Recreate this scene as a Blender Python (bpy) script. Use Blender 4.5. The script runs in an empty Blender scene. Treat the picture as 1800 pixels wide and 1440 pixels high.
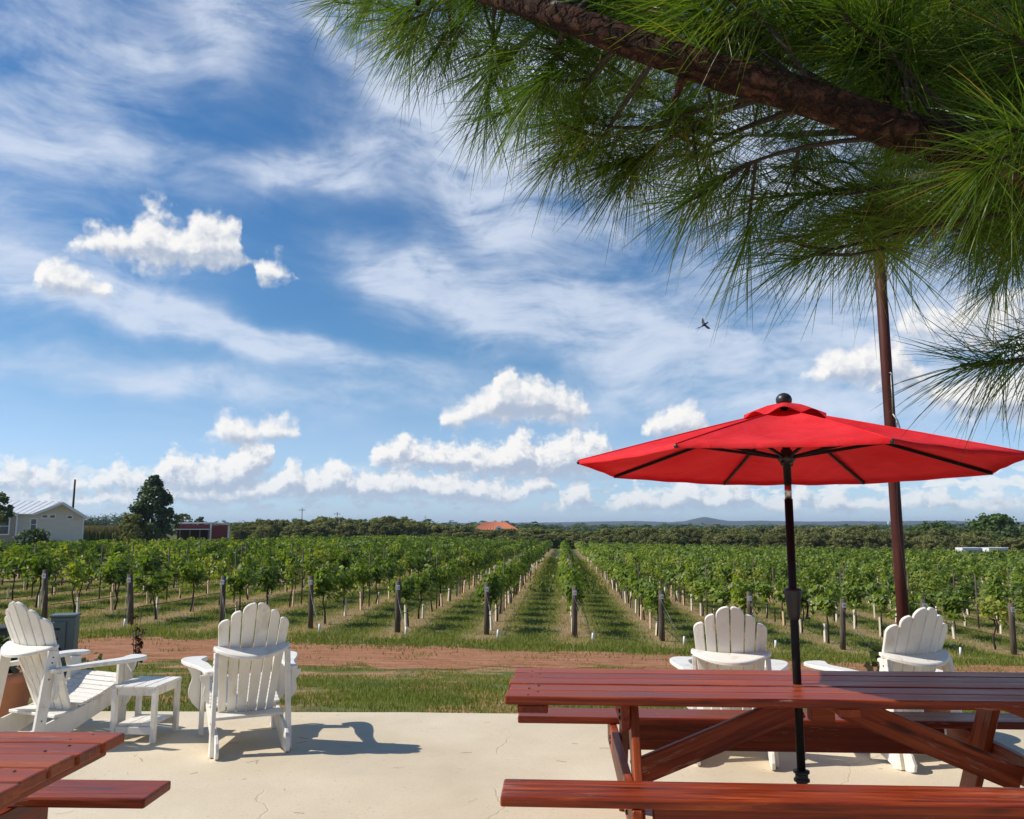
import bpy, bmesh, math, random
import numpy as np
from mathutils import Vector, Matrix, Quaternion

random.seed(7)
RNG = np.random.default_rng(7)
SC = bpy.context.scene
COL = SC.collection
R = math.radians

# ------------------------------------------------------------------ camera
EYE = 1.5
FPX = 1440.0                       # focal length in photo pixels (1800 wide)
PITCH = math.atan(205 / FPX)
cam_d = bpy.data.cameras.new('camera')
cam = bpy.data.objects.new('camera', cam_d)
COL.objects.link(cam)
cam.location = (0, 0, EYE)
cam.rotation_euler = (math.pi / 2 + PITCH, 0, 0)
cam_d.sensor_width = 36
cam_d.lens = 36 * FPX / 1800
cam_d.clip_start = 0.05
cam_d.clip_end = 30000
SC.camera = cam

# ------------------------------------------------------------------ exposure
SC.render.engine = 'CYCLES'
SC.view_settings.view_transform = 'Standard'
SC.view_settings.look = 'None'
SC.view_settings.exposure = 0.0
SC.view_settings.gamma = 1.0
SC.view_settings.use_curve_mapping = False
SC.cycles.use_denoising = True
try:
    SC.cycles.denoiser = 'OPENIMAGEDENOISE'
    SC.cycles.denoising_input_passes = 'RGB_ALBEDO_NORMAL'
    SC.cycles.denoising_prefilter = 'ACCURATE'
except Exception:
    pass
SC.cycles.max_bounces = 7
SC.cycles.diffuse_bounces = 3
SC.cycles.glossy_bounces = 2
SC.cycles.transmission_bounces = 4
SC.cycles.volume_bounces = 0
SC.cycles.transparent_max_bounces = 4
SC.cycles.sample_clamp_indirect = 6
SC.cycles.use_adaptive_sampling = True
SC.cycles.adaptive_threshold = 0.015
SC.cycles.adaptive_min_samples = 16

def ray(px, py):
    u = (px - 900) / FPX; v = -(py - 720) / FPX
    return Vector((u, math.cos(PITCH) - v * math.sin(PITCH), math.sin(PITCH) + v * math.cos(PITCH)))
def at(px, py, Y):
    d = ray(px, py); return Vector((0, 0, EYE)) + d * (Y / d.y)
def atz(px, py, z):
    d = ray(px, py); return Vector((0, 0, EYE)) + d * ((z - EYE) / d.z)
def azel(px, py):
    d = ray(px, py).normalized()
    return math.degrees(math.atan2(d.x, d.y)), math.degrees(math.asin(d.z))

# ------------------------------------------------------------------ sun
SUN_DIR = Vector((1.09, 0.05, -1.0)).normalized()         # direction the light travels
sun_d = bpy.data.lights.new('sun', 'SUN')
sun_d.energy = 5.0
sun_d.angle = R(0.53)
sun_d.color = (1.0, 0.945, 0.86)
sun = bpy.data.objects.new('sun', sun_d)
COL.objects.link(sun)
sun.rotation_euler = SUN_DIR.to_track_quat('-Z', 'Y').to_euler()
sun.location = (-20, -2, 30)
SUN_EL = math.asin(-SUN_DIR.z)

# ------------------------------------------------------------------ node helper
class NT:
    def __init__(s, tree): s.t = tree; s.n = tree.nodes; s.l = tree.links
    def new(s, typ, **kw):
        n = s.n.new(typ)
        for k, v in kw.items(): setattr(n, k, v)
        return n
    def put(s, sock, v):
        if v is None: return
        if isinstance(v, bpy.types.NodeSocket): s.l.new(v, sock)
        else: sock.default_value = v
    def m(s, op, a, b=None, c=None, clamp=False):
        n = s.new('ShaderNodeMath', operation=op, use_clamp=clamp)
        s.put(n.inputs[0], a); s.put(n.inputs[1], b)
        if c is not None: s.put(n.inputs[2], c)
        return n.outputs[0]
    def v(s, op, a, b=None):
        n = s.new('ShaderNodeVectorMath', operation=op)
        s.put(n.inputs[0], a)
        if b is not None:
            if op == 'SCALE': s.put(n.inputs['Scale'], b)
            else: s.put(n.inputs[1], b)
        return n.outputs['Value'] if op in ('DOT_PRODUCT', 'LENGTH', 'DISTANCE') else n.outputs[0]
    def vmadd(s, a, b, c):
        n = s.new('ShaderNodeVectorMath', operation='MULTIPLY_ADD')
        for i, q in enumerate((a, b, c)): s.put(n.inputs[i], q)
        return n.outputs[0]
    def xyz(s, x, y, z):
        n = s.new('ShaderNodeCombineXYZ')
        for i, q in enumerate((x, y, z)): s.put(n.inputs[i], q)
        return n.outputs[0]
    def sep(s, v):
        n = s.new('ShaderNodeSeparateXYZ'); s.l.new(v, n.inputs[0]); return n.outputs
    def noise(s, vec, scale=1.0, detail=4.0, rough=0.5, dist=0.0, dim='3D'):
        n = s.new('ShaderNodeTexNoise', noise_dimensions=dim)
        if vec is not None: s.l.new(vec, n.inputs['Vector'])
        s.put(n.inputs['Scale'], scale); s.put(n.inputs['Detail'], detail)
        s.put(n.inputs['Roughness'], rough); s.put(n.inputs['Distortion'], dist)
        return n.outputs['Fac']
    def vor(s, vec, scale=1.0, feature='F1', rand=1.0, out='Distance'):
        n = s.new('ShaderNodeTexVoronoi', feature=feature)
        if vec is not None: s.l.new(vec, n.inputs['Vector'])
        s.put(n.inputs['Scale'], scale); s.put(n.inputs['Randomness'], rand)
        return n.outputs[out]
    def step(s, x, lo, hi, a=0.0, b=1.0):
        n = s.new('ShaderNodeMapRange', interpolation_type='SMOOTHSTEP')
        s.put(n.inputs[0], x); s.put(n.inputs[1], lo); s.put(n.inputs[2], hi); s.put(n.inputs[3], a); s.put(n.inputs[4], b)
        return n.outputs[0]
    def lin(s, x, lo, hi, a=0.0, b=1.0):
        n = s.new('ShaderNodeMapRange')
        s.put(n.inputs[0], x); s.put(n.inputs[1], lo); s.put(n.inputs[2], hi); s.put(n.inputs[3], a); s.put(n.inputs[4], b)
        return n.outputs[0]
    def mix(s, f, a, b, blend='MIX'):
        n = s.new('ShaderNodeMix', data_type='RGBA', blend_type=blend)
        s.put(n.inputs[0], f)
        for i, q in ((6, a), (7, b)):
            if isinstance(q, tuple): q = (*q[:3], 1.0)
            s.put(n.inputs[i], q)
        return n.outputs[2]
    def mapv(s, vec, loc=(0, 0, 0), rot=(0, 0, 0), scale=(1, 1, 1), typ='POINT'):
        n = s.new('ShaderNodeMapping', vector_type=typ)
        s.l.new(vec, n.inputs[0])
        n.inputs['Location'].default_value = loc; n.inputs['Rotation'].default_value = rot; n.inputs['Scale'].default_value = scale
        return n.outputs[0]
    def ramp(s, fac, stops):
        n = s.new('ShaderNodeValToRGB')
        el = n.color_ramp.elements
        while len(el) < len(stops): el.new(0.5)
        for e, (p, c) in zip(el, stops):
            e.position = p; e.color = (*c[:3], 1.0)
        s.put(n.inputs[0], fac)
        return n.outputs[0]
    def bump(s, h, strength=0.3, dist=0.01):
        n = s.new('ShaderNodeBump')
        s.put(n.inputs['Height'], h); n.inputs['Strength'].default_value = strength; n.inputs['Distance'].default_value = dist
        return n.outputs[0]

# ------------------------------------------------------------------ sky: Nishita + procedural clouds
# cumulus rows, as (photo x, top y, base y) down the skyline; a top below its base is a gap of blue
CU_D = [(100,450,430),(130,424,432),(180,407,440),(215,408,450),(238,388,457),(258,372,462),(282,380,465),(300,392,466),(322,402,467),(345,378,467),(375,384,467),(410,396,466),(425,436,464),(438,470,455),
        (452,480,478),(466,466,490),(486,464,492),(502,482,488),(515,495,480),(1560,600,560),(1590,560,578),(1620,548,590),(1660,552,594),(1700,528,600),(1735,535,604),(1770,518,610),(1800,526,618),(1850,530,620)]
CU_C = [(50,520,490),(65,478,497),(85,467,508),(105,464,514),(130,478,517),(165,494,519),(190,506,518),(204,520,508),(345,780,766),(360,760,766),(385,747,771),(415,738,775),(440,746,777),(470,738,776),(500,744,772),(525,758,764),(538,775,758),
        (765,748,736),(775,736,744),(800,722,747),(835,702,744),(858,692,740),(868,664,737),(885,653,736),(900,658,735),(920,674,736),(945,667,737),(975,680,737),(1000,690,736),(1020,700,733),(1032,718,724),(1045,735,715),
        (1118,765,752),(1135,750,765),(1170,728,768),(1200,717,769),(1230,724,767),(1248,746,760),(1262,765,750),(1400,672,660),(1440,640,668),(1500,622,672),(1560,606,676),(1600,630,684),(1640,668,706),(1690,680,728),(1740,664,735),(1800,656,740),(1850,660,740)]
CU_B = [(-40,835,850),(0,828,852),(30,817,857),(50,822,858),(70,831,858),(95,822,857),(120,840,856),(150,846,856),(190,832,856),(215,821,858),(240,833,859),(262,838,860),(280,815,863),(305,802,866),(330,813,868),(350,818,869),(375,803,869),(390,812,869),(405,805,866),(420,786,862),(440,777,852),(470,782,816),(482,794,808),(494,815,800),
        (636,812,800),(652,798,808),(680,785,814),(715,772,817),(745,786,820),(790,790,824),(830,785,828),(860,792,834),(890,780,834),(905,770,834),(925,763,834),(945,785,834),(975,778,834),(1000,770,832),(1030,763,828),(1055,768,817),(1070,782,806),(1085,805,795),
        (1380,880,872),(1400,858,884),(1420,868,885),(1440,884,876),(1700,875,868),(1745,866,876),(1790,876,870)]
CU_A = [(-40,868,880),(0,864,882),(60,870,884),(130,876,886),(190,862,884),(240,870,882),(290,852,880),(360,856,882),(440,850,878),(480,842,870),(500,828,868),(512,811,868),(530,832,870),(555,838,870),(585,811,870),(610,825,870),(640,838,872),(680,834,872),(720,829,870),(748,846,872),(765,840,876),(800,834,878),(830,846,880),(862,850,884),(900,862,884),(930,841,868),(955,834,864),(975,852,862),(988,872,886),(1020,851,887),(1042,874,886),(1062,890,880),
        (1085,884,892),(1130,866,893),(1160,869,894),(1210,849,893),(1250,866,892),(1285,849,890),(1325,872,886),(1360,884,893),(1440,880,894),(1475,862,894),(1500,884,892),(1560,884,892),(1610,872,886),(1660,866,886),(1690,886,890),(1745,880,893),(1800,884,892)]
# cirrus: px centre, half width, half height, tilt (clockwise in the picture), weight
CIRRUS = [
 (690,120,190,26,29,.75),(840,215,150,34,27,.85),(1030,190,260,120,24,.95),(1330,330,330,170,10,.6),(620,30,130,50,25,.5),
 (90,200,240,80,-8,.50),(190,60,240,60,-14,.50),(395,12,60,40,35,.7),(275,92,30,16,10,.5),
 (540,312,110,20,6,.65),(625,275,100,45,-28,.55),
 (855,385,110,44,38,.60),(930,330,110,60,30,.40),
 (720,482,95,28,4,.90),(870,525,200,40,12,.75),(1020,575,210,55,4,.65),
 (70,500,130,26,7,.90),(300,560,270,26,12,.95),(560,613,170,17,8,.75),
 (200,660,330,22,4,.42),(520,690,250,30,5,.42),(70,400,180,60,12,.42),(250,285,250,36,2,.32),
 (1150,685,110,38,0,.80),(1340,655,180,52,0,.80),(1690,590,190,70,0,.85),(1560,690,280,80,0,.62)]

def build_world():
    w = bpy.data.worlds.new('World'); SC.world = w; w.use_nodes = True
    t = NT(w.node_tree); t.n.clear()
    out = t.new('ShaderNodeOutputWorld'); bg = t.new('ShaderNodeBackground')
    t.l.new(bg.outputs[0], out.inputs[0])
    sky = t.new('ShaderNodeTexSky', sky_type='NISHITA')
    sky.sun_disc = False; sky.sun_elevation = SUN_EL
    sky.sun_rotation = R(-90)
    sky.air_density = 1.0; sky.dust_density = 0.2; sky.ozone_density = 3.0; sky.altitude = 300
    STR = 0.092
    tc = t.new('ShaderNodeTexCoord')
    d = t.v('NORMALIZE', tc.outputs['Generated'])
    x, y, z = t.sep(d)
    az = t.m('MULTIPLY', t.m('ARCTAN2', x, y), 57.29578)
    el = t.m('MULTIPLY', t.m('ARCSINE', z), 57.29578)
    p = t.xyz(az, el, 0.0)
    hs = t.new('ShaderNodeHueSaturation'); t.l.new(sky.outputs[0], hs.inputs['Color'])
    t.put(hs.inputs['Saturation'], t.step(el, 0.0, 12.0, .72, 1.28)); hs.inputs['Value'].default_value = 1.22
    base = t.mix(t.step(el, 0.0, 12.0, 1.0, 0.0), hs.outputs[0], (.74, .96, 1.32), 'MULTIPLY')
    # ---- cirrus
    warp = t.new('ShaderNodeTexNoise', noise_dimensions='2D'); t.l.new(p, warp.inputs['Vector'])
    warp.inputs['Scale'].default_value = 0.14; warp.inputs['Detail'].default_value = 4
    wv = t.v('SCALE', t.v('SUBTRACT', warp.outputs['Color'], (0.5, 0.5, 0.5)), 3.6)
    pw = t.v('ADD', p, t.v('MULTIPLY', wv, (1, 1, 0)))
    S = t.v('MULTIPLY', pw, (1, 1, 0))                       # (azimuth, elevation, sum so far)
    for (cx, cy, rx, ry, rot, wt) in CIRRUS:
        a0, e0 = azel(cx, cy)
        k = 0.0398 * 1.25
        mp = t.mapv(S, loc=(a0, e0, 0), rot=(0, 0, R(-rot)), scale=(rx * k, ry * k, 1e6), typ='TEXTURE')
        g = t.m('POWER', 0.3679, t.v('DOT_PRODUCT', mp, mp))
        S = t.vmadd(g, (0, 0, wt * 1.15), S)
    M = t.m('MINIMUM', t.sep(S)[2], 1.0)
    bgn = t.step(t.noise(t.mapv(p, scale=(.05, .10, 1)), 1.0, 2, .5, dim='2D'), .38, .72, .08, .38)
    M = t.m('ADD', M, bgn)
    lw = t.new('ShaderNodeTexNoise', noise_dimensions='2D'); t.l.new(p, lw.inputs['Vector'])
    lw.inputs['Scale'].default_value = .10; lw.inputs['Detail'].default_value = 1
    ps = t.v('ADD', p, t.v('MULTIPLY', t.v('SUBTRACT', lw.outputs['Color'], (.5, .5, .5)), (4, 3, 0)))
    st1 = t.noise(t.mapv(ps, rot=(0, 0, R(12)), scale=(.085, .36, 1)), 1.0, 8, .62, .12, dim='2D')
    st2 = t.noise(t.mapv(ps, rot=(0, 0, R(-38)), scale=(.17, .30, 1)), 1.0, 8, .62, .25, dim='2D')
    tex = t.m('ADD', t.m('MULTIPLY', st1, .58), t.m('MULTIPLY', st2, .42))
    cd = t.m('MULTIPLY', M, t.lin(tex, .32, .68, .22, 1.22))
    ci = t.step(cd, .03, 1.20, 0, .80)
    col = t.mix(ci, base, (8.0, 8.8, 10.2))
    # ---- cumulus
    AZ0, AZ1, EL1 = -40.0, 40.0, 25.0
    def curve(xn, pts):
        n = t.new('ShaderNodeFloatCurve'); c = n.mapping.curves[0]
        while len(c.points) > 2: c.points.remove(c.points[1])
        pts = sorted(pts)
        c.points[0].location = (0.0, pts[0][1]); c.points[1].location = (1.0, pts[-1][1])
        for a, b in pts: c.points.new(min(.999, max(.001, a)), b)
        for q_ in c.points: q_.handle_type = 'AUTO_CLAMPED'
        n.mapping.update()
        t.put(n.inputs['Value'], xn)
        return n.outputs[0]
    def field(vec, det, det2):
        vx, vy, _ = t.sep(vec)
        xn = t.m('DIVIDE', t.m('PINGPONG', t.m('SUBTRACT', vx, AZ0), AZ1 - AZ0), AZ1 - AZ0)
        F = None
        for pts, amp in ((CU_A, .26), (CU_B, .36), (CU_C, .42), (CU_D, .55)):
            tp, bs = [], []
            for (xx, yt, yb) in pts:
                a, e = azel(xx, (yt + yb) / 2)
                an = (a - AZ0) / (AZ1 - AZ0)
                if yt > yb + 4: yt += 14; yb -= 14
                tp.append((an, azel(xx, yt)[1] / EL1)); bs.append((an, azel(xx, yb)[1] / EL1))
            top = t.m('SUBTRACT', t.m('MULTIPLY', curve(xn, tp), EL1), vy)
            bot = t.m('SUBTRACT', vy, t.m('MULTIPLY', curve(xn, bs), EL1))
            f = t.m('MULTIPLY', t.m('MINIMUM', top, t.m('MULTIPLY', bot, 1.15)), 1 / amp)
            f = t.m('ADD', t.m('MINIMUM', f, 3.5), t.m('ADD', det2, .45) if amp < .4 else det)
            F = f if F is None else t.m('MAXIMUM', F, f)
        return t.m('ADD', F, .55)
    def detail(vec, k=1.0):
        a = t.noise(vec, .60 * k, 7, .50, .1, dim='2D')
        n = t.new('ShaderNodeTexVoronoi', feature='F1', voronoi_dimensions='2D'); t.l.new(vec, n.inputs['Vector'])
        n.inputs['Scale'].default_value = 1.5 * k; n.inputs['Detail'].default_value = 1.0; n.inputs['Roughness'].default_value = .55
        return t.m('ADD', t.m('MULTIPLY', t.m('SUBTRACT', a, .43), 5.2), t.m('MULTIPLY', t.m('SUBTRACT', .42, n.outputs['Distance']), .9))
    # small-scale wobble so that the rims billow
    bwp = t.new('ShaderNodeTexNoise', noise_dimensions='2D'); t.l.new(p, bwp.inputs['Vector'])
    bwp.inputs['Scale'].default_value = 1.7; bwp.inputs['Detail'].default_value = 3
    pc = t.v('ADD', p, t.v('MULTIPLY', t.v('SUBTRACT', bwp.outputs['Color'], (.5, .5, .5)), (.55, .34, 0)))
    pl = t.v('ADD', pc, (-.34, .55, 0))
    F0 = field(pc, detail(pc), detail(pc, 1.9)); F1 = field(pl, detail(pl), detail(pl, 1.9))
    alpha = t.step(F0, -1.0, 1.7)
    lit = t.m('SUBTRACT', F0, F1)
    sh = t.step(t.m('MULTIPLY_ADD', lit, .27, t.m('MULTIPLY_ADD', F0, -.07, .62)), -.05, 1.1)
    cc = t.mix(sh, (4.9, 5.7, 7.1), (10.9, 10.7, 10.4))
    # a crowd of small far puffs low over the horizon
    tiny = t.step(t.noise(t.mapv(pc, scale=(.55, 1.35, 1)), 1.0, 6, .56, .1, dim='2D'), .47, .62)
    tiny = t.m('MULTIPLY', tiny, t.m('MULTIPLY', t.step(el, .5, 1.6), t.step(el, 2.6, 4.6, .85, 0)))
    alpha = t.m('MAXIMUM', alpha, tiny)
    alpha = t.m('MULTIPLY', alpha, t.step(el, 0.3, 5.0, .70, .97))     # low ones sink into the air
    col = t.mix(alpha, col, cc)
    t.l.new(col, bg.inputs['Color']); bg.inputs['Strength'].default_value = STR
    w.cycles.sampling_method = 'NONE'
build_world()

# ================================================================== materials
MATS = {}
def mat(name, fn):
    if name in MATS: return MATS[name]
    m = bpy.data.materials.new(name); m.use_nodes = True
    t = NT(m.node_tree); t.n.clear()
    out = t.new('ShaderNodeOutputMaterial')
    sh = fn(t)
    t.l.new(sh, out.inputs['Surface'])
    MATS[name] = m
    return m
def pbsdf(t, color, rough=0.5, normal=None, metal=0.0, spec=0.5):
    n = t.new('ShaderNodeBsdfPrincipled')
    if isinstance(color, tuple): color = (*color[:3], 1.0)
    t.put(n.inputs['Base Color'], color); t.put(n.inputs['Roughness'], rough)
    n.inputs['Metallic'].default_value = metal
    n.inputs['Specular IOR Level'].default_value = spec
    if normal is not None: t.l.new(normal, n.inputs['Normal'])
    return n.outputs[0]
def objco(t, loc=None):
    tc = t.new('ShaderNodeTexCoord'); return tc.outputs['Object']
def rndco(t, k=37.0):
    """object coordinates moved by the object's random number, so copies differ"""
    tc = t.new('ShaderNodeTexCoord'); oi = t.new('ShaderNodeObjectInfo')
    r = t.m('MULTIPLY', oi.outputs['Random'], k)
    return t.v('ADD', tc.outputs['Object'], t.xyz(r, t.m('MULTIPLY', r, 1.7), t.m('MULTIPLY', r, .6))), oi.outputs['Random']
def plain(name, color, rough=.55, var=.12, scale=6.0, bump=.0, metal=0.0, spec=.5):
    def fn(t):
        co, rn = rndco(t)
        n = t.noise(co, scale, 5, .6)
        c = t.mix(t.lin(n, .3, .7), tuple(x * (1 - var) for x in color), tuple(min(1, x * (1 + var)) for x in color))
        return pbsdf(t, c, t.lin(n, .3, .7, rough * .85, min(1, rough * 1.15)), t.bump(n, bump, .01) if bump else None, metal, spec)
    return mat(name, fn)

def f_red_wood(t):
    co, rn = rndco(t)
    g = t.noise(t.mapv(co, scale=(1.6, 34, 34)), 1.0, 6, .62, .6)
    big = t.noise(t.mapv(co, scale=(2.2, 5, 5)), 1.0, 4, .55)
    c = t.ramp(g, [(.36, (.070, .010, .004)), (.47, (.23, .031, .008)), (.55, (.31, .048, .011)), (.66, (.42, .095, .026))])
    c = t.mix(t.lin(big, .42, .66, 0, .5), c, (.19, .026, .008))
    c = t.mix(t.lin(rn, 0, .5, .65, 0), c, (.135, .018, .006))
    c = t.mix(t.lin(rn, .5, 1, 0, .55), c, (.40, .092, .022))
    sc = t.noise(t.mapv(co, scale=(5, 60, 60)), 1.0, 5, .7)
    msk = t.m('MULTIPLY', t.step(sc, .575, .63), t.step(t.noise(co, 2.6, 5, .66), .52, .61))
    c = t.mix(t.m('MULTIPLY', msk, .5), c, (.48, .28, .20))
    knot = t.step(t.vor(t.mapv(co, scale=(1.3, 6, 6)), 1.0), .05, .14, 1, 0)
    c = t.mix(t.m('MULTIPLY', knot, .8), c, (.045, .012, .008))
    h = t.m('ADD', t.m('MULTIPLY', g, .6), t.m('MULTIPLY', msk, -.5))
    return pbsdf(t, c, t.lin(g, .3, .7, .30, .56), t.bump(h, .6, .006), spec=.28)
M_WOOD = mat('red stained wood', f_red_wood)

def f_white(t):
    co, rn = rndco(t)
    n = t.noise(co, 5, 5, .6); sp = t.step(t.noise(co, 70, 3, .6), .70, .76)
    dirt = t.step(t.noise(t.mapv(co, scale=(9, 9, 2.5)), 1.0, 6, .68), .50, .70)
    c = t.mix(t.lin(n, .3, .7), (.775, .73, .64), (.84, .80, .725))
    c = t.mix(t.m('MULTIPLY', dirt, .55), c, (.50, .43, .32))
    c = t.mix(t.m('MULTIPLY', sp, .25), c, (.42, .36, .28))
    return pbsdf(t, c, t.lin(n, .3, .7, .36, .52), t.bump(t.noise(t.mapv(co, scale=(30, 30, 6)), 1.0, 4), .08, .003))
M_WHITE = mat('white paint', f_white)

def f_concrete(t):
    co = objco(t)
    big = t.noise(co, .55, 6, .6); mid = t.noise(co, 3.1, 6, .65); fine = t.noise(co, 60, 4, .7)
    c = t.ramp(big, [(.36, (.53, .435, .295)), (.5, (.635, .53, .37)), (.64, (.72, .62, .455))])
    c = t.mix(t.lin(mid, .35, .7, 0, .45), c, (.62, .53, .39))
    c = t.mix(t.m('MULTIPLY', t.step(fine, .50, .72), .42), c, (.40, .31, .20))
    stain = t.step(t.noise(t.v('ADD', co, (7.3, 2.1, 0)), .9, 5, .62), .58, .80)
    c = t.mix(t.m('MULTIPLY', stain, .5), c, (.47, .43, .36))
    c = t.mix(t.m('MULTIPLY', t.step(t.noise(t.v('ADD', co, (1.3, 8.1, 0)), 2.7, 7, .7), .55, .75), .35), c, (.68, .60, .46))
    # short dark flecks and pits
    wv = t.new('ShaderNodeTexNoise'); t.l.new(co, wv.inputs['Vector']); wv.inputs['Scale'].default_value = 9
    cw = t.v('ADD', co, t.v('SCALE', t.v('SUBTRACT', wv.outputs['Color'], (.5, .5, .5)), .12))
    pv = t.vor(t.mapv(cw, scale=(13, 30, 1)), 1.0)
    gate = t.step(t.noise(co, 1.7, 4, .65), .40, .58)
    pit = t.m('MULTIPLY', t.step(pv, .07, .15, 1, 0), gate)
    c = t.mix(t.m('MULTIPLY', pit, .55), c, (.24, .18, .12))
    # cracks
    dn = t.new('ShaderNodeTexNoise'); t.l.new(co, dn.inputs['Vector']); dn.inputs['Scale'].default_value = .9; dn.inputs['Detail'].default_value = 7
    cc = t.v('ADD', co, t.v('SCALE', t.v('SUBTRACT', dn.outputs['Color'], (.5, .5, .5)), .9))
    ce = t.vor(t.v('MULTIPLY', cc, (1, 1, 0)), .42, 'DISTANCE_TO_EDGE')
    crack = t.m('MULTIPLY', t.step(ce, .0008, .0028, 1, 0), t.step(t.noise(co, .8, 3), .47, .56))
    c = t.mix(t.m('MULTIPLY', crack, .22), c, (.26, .20, .14))
    h = t.m('ADD', t.m('MULTIPLY', fine, .25), t.m('ADD', t.m('MULTIPLY', pit, -1.0), t.m('MULTIPLY', crack, -1.0)))
    h = t.m('ADD', h, t.m('MULTIPLY', mid, .8))
    return pbsdf(t, c, .82, t.bump(h, .35, .008), spec=.3)
M_CONC = mat('cream concrete', f_concrete)

ROW_A = R(3.46); ROW_U0 = 0.34; ROW_S = 2.55; ROW_Y = 24.4
def f_ground(t):
    co = objco(t); x, y, z = t.sep(co)
    n1 = t.noise(co, .35, 6, .62); n2 = t.noise(co, 2.2, 6, .66); n3 = t.noise(co, 14, 5, .7)
    grass = t.ramp(n2, [(.25, (.062, .085, .020)), (.5, (.115, .140, .034)), (.72, (.190, .190, .062))])
    dry = t.ramp(n3, [(.25, (.16, .125, .062)), (.7, (.34, .275, .155))])
    dirt = t.ramp(t.m('ADD', t.m('MULTIPLY', n2, .5), t.m('MULTIPLY', n3, .5)), [(.3, (.27, .125, .062)), (.5, (.46, .235, .128)), (.72, (.58, .35, .215))])
    # rows: bare ground below the vines, green lanes between
    u = t.m('SUBTRACT', t.m('SUBTRACT', t.m('MULTIPLY', x, math.cos(ROW_A)), t.m('MULTIPLY', y, math.sin(ROW_A))), ROW_U0)
    fr = t.m('ABSOLUTE', t.m('SUBTRACT', t.m('FRACT', t.m('ADD', t.m('DIVIDE', u, ROW_S), .5)), .5))
    fr = t.m('ADD', t.m('MULTIPLY', fr, ROW_S), t.m('MULTIPLY', t.m('SUBTRACT', t.noise(co, .9, 5, .66), .5), 1.9))
    inv = t.step(t.m('ADD', y, t.m('MULTIPLY', t.m('SUBTRACT', n1, .5), 5)), 20.5, 22.5)
    bare = t.m('MULTIPLY', t.step(fr, .20, .62, 1, 0), inv)
    edge = t.m('MULTIPLY', t.step(fr, .35, .95, 1, 0), inv)
    c = t.mix(t.step(n1, .42, .66, 0, .55), grass, dry)
    c = t.mix(t.m('MULTIPLY', edge, .5), c, dry)
    c = t.mix(t.m('MULTIPLY', bare, t.step(n1, .30, .62, .30, .75)), c, t.mix(.45, dirt, dry))
    # worn bare spots before the vineyard
    front = t.step(y, 19.5, 23.5, 1, 0)
    worn = t.m('MULTIPLY', t.step(t.noise(t.v('ADD', co, (3, 9, 0)), .9, 6, .66), .47, .58), front)
    c = t.mix(t.m('MULTIPLY', worn, .85), c, dirt)
    far = t.step(y, 165, 200)
    c = t.mix(far, c, t.mix(n1, (.060, .075, .028), (.12, .11, .05)))
    h = t.m('ADD', n3, t.m('MULTIPLY', n2, 1.5))
    return pbsdf(t, c, .95, t.bump(h, .6, .05), spec=.15)
M_GROUND = mat('grass and red earth', f_ground)

def f_road(t):
    co = objco(t)
    n1 = t.noise(co, .8, 6, .62); n2 = t.noise(t.mapv(co, scale=(1.2, 4.5, 1)), 1.0, 6, .66); n3 = t.noise(co, 17, 6, .72)
    c = t.ramp(t.m('ADD', t.m('MULTIPLY', n2, .55), t.m('MULTIPLY', n3, .45)), [(.36, (.20, .080, .036)), (.48, (.43, .190, .095)), (.60, (.56, .295, .170))])
    c = t.mix(t.step(n1, .5, .72, 0, .5), c, (.46, .240, .130))
    clod = t.step(t.noise(co, 5.5, 6, .74), .56, .64)
    c = t.mix(t.m('MULTIPLY', clod, .5), c, (.14, .085, .04))
    return pbsdf(t, c, .95, t.bump(t.m('ADD', n3, t.m('MULTIPLY', n2, 2)), .8, .07), spec=.1)
M_ROAD = mat('red dirt', f_road)

def leafmat(name, stops, trans=.35, rough=.5, spec=.35, tint=(1.15, 1.2, .5)):
    def fn(t):
        at_ = t.new('ShaderNodeAttribute'); at_.attribute_name = 'rnd'
        oi = t.new('ShaderNodeObjectInfo')
        f = t.m('ADD', at_.outputs['Fac'], t.m('MULTIPLY', t.m('SUBTRACT', oi.outputs['Random'], .5), .16))
        c = t.ramp(f, stops)
        p = pbsdf(t, c, rough, None, spec=spec)
        tr = t.new('ShaderNodeBsdfTranslucent')
        t.l.new(t.mix(1.0, c, tint, 'MULTIPLY'), tr.inputs['Color'])
        mx = t.new('ShaderNodeMixShader'); mx.inputs[0].default_value = trans
        t.l.new(p, mx.inputs[1]); t.l.new(tr.outputs[0], mx.inputs[2])
        return mx.outputs[0]
    return mat(name, fn)
M_VINE = leafmat('vine leaf', [(0, (.052, .090, .015)), (.3, (.105, .165, .021)), (.6, (.195, .270, .028)), (.88, (.32, .355, .040)), (1, (.46, .38, .07))], .45, .45, .35)
M_NEEDLE = leafmat('pine needle', [(0, (.038, .078, .012)), (.5, (.088, .160, .018)), (.85, (.18, .255, .028)), (1, (.30, .19, .07))], .52, .40, .4, (1.3, 1.3, .4))
M_SHRUB = leafmat('shrub leaf', [(0, (.105, .115, .040)), (.5, (.205, .215, .074)), (1, (.32, .31, .125))], .38, .6, .12)
M_DARKTREE = leafmat('dark evergreen leaf', [(0, (.034, .062, .022)), (.5, (.075, .118, .040)), (1, (.14, .18, .062))], .3, .5, .3)
M_GREENTREE = leafmat('green tree leaf', [(0, (.035, .070, .014)), (.5, (.080, .135, .028)), (1, (.145, .200, .045))], .3, .5, .3)
M_GRASS = leafmat('grass blade', [(0, (.095, .130, .024)), (.4, (.190, .225, .040)), (.7, (.32, .305, .078)), (.85, (.40, .33, .15)), (1, (.56, .46, .27))], .35, .55, .2)
M_CROP = leafmat('crop leaf', [(0, (.045, .080, .020)), (.5, (.095, .130, .040)), (.75, (.20, .15, .075)), (1, (.34, .215, .13))], .25, .6, .2)
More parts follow.
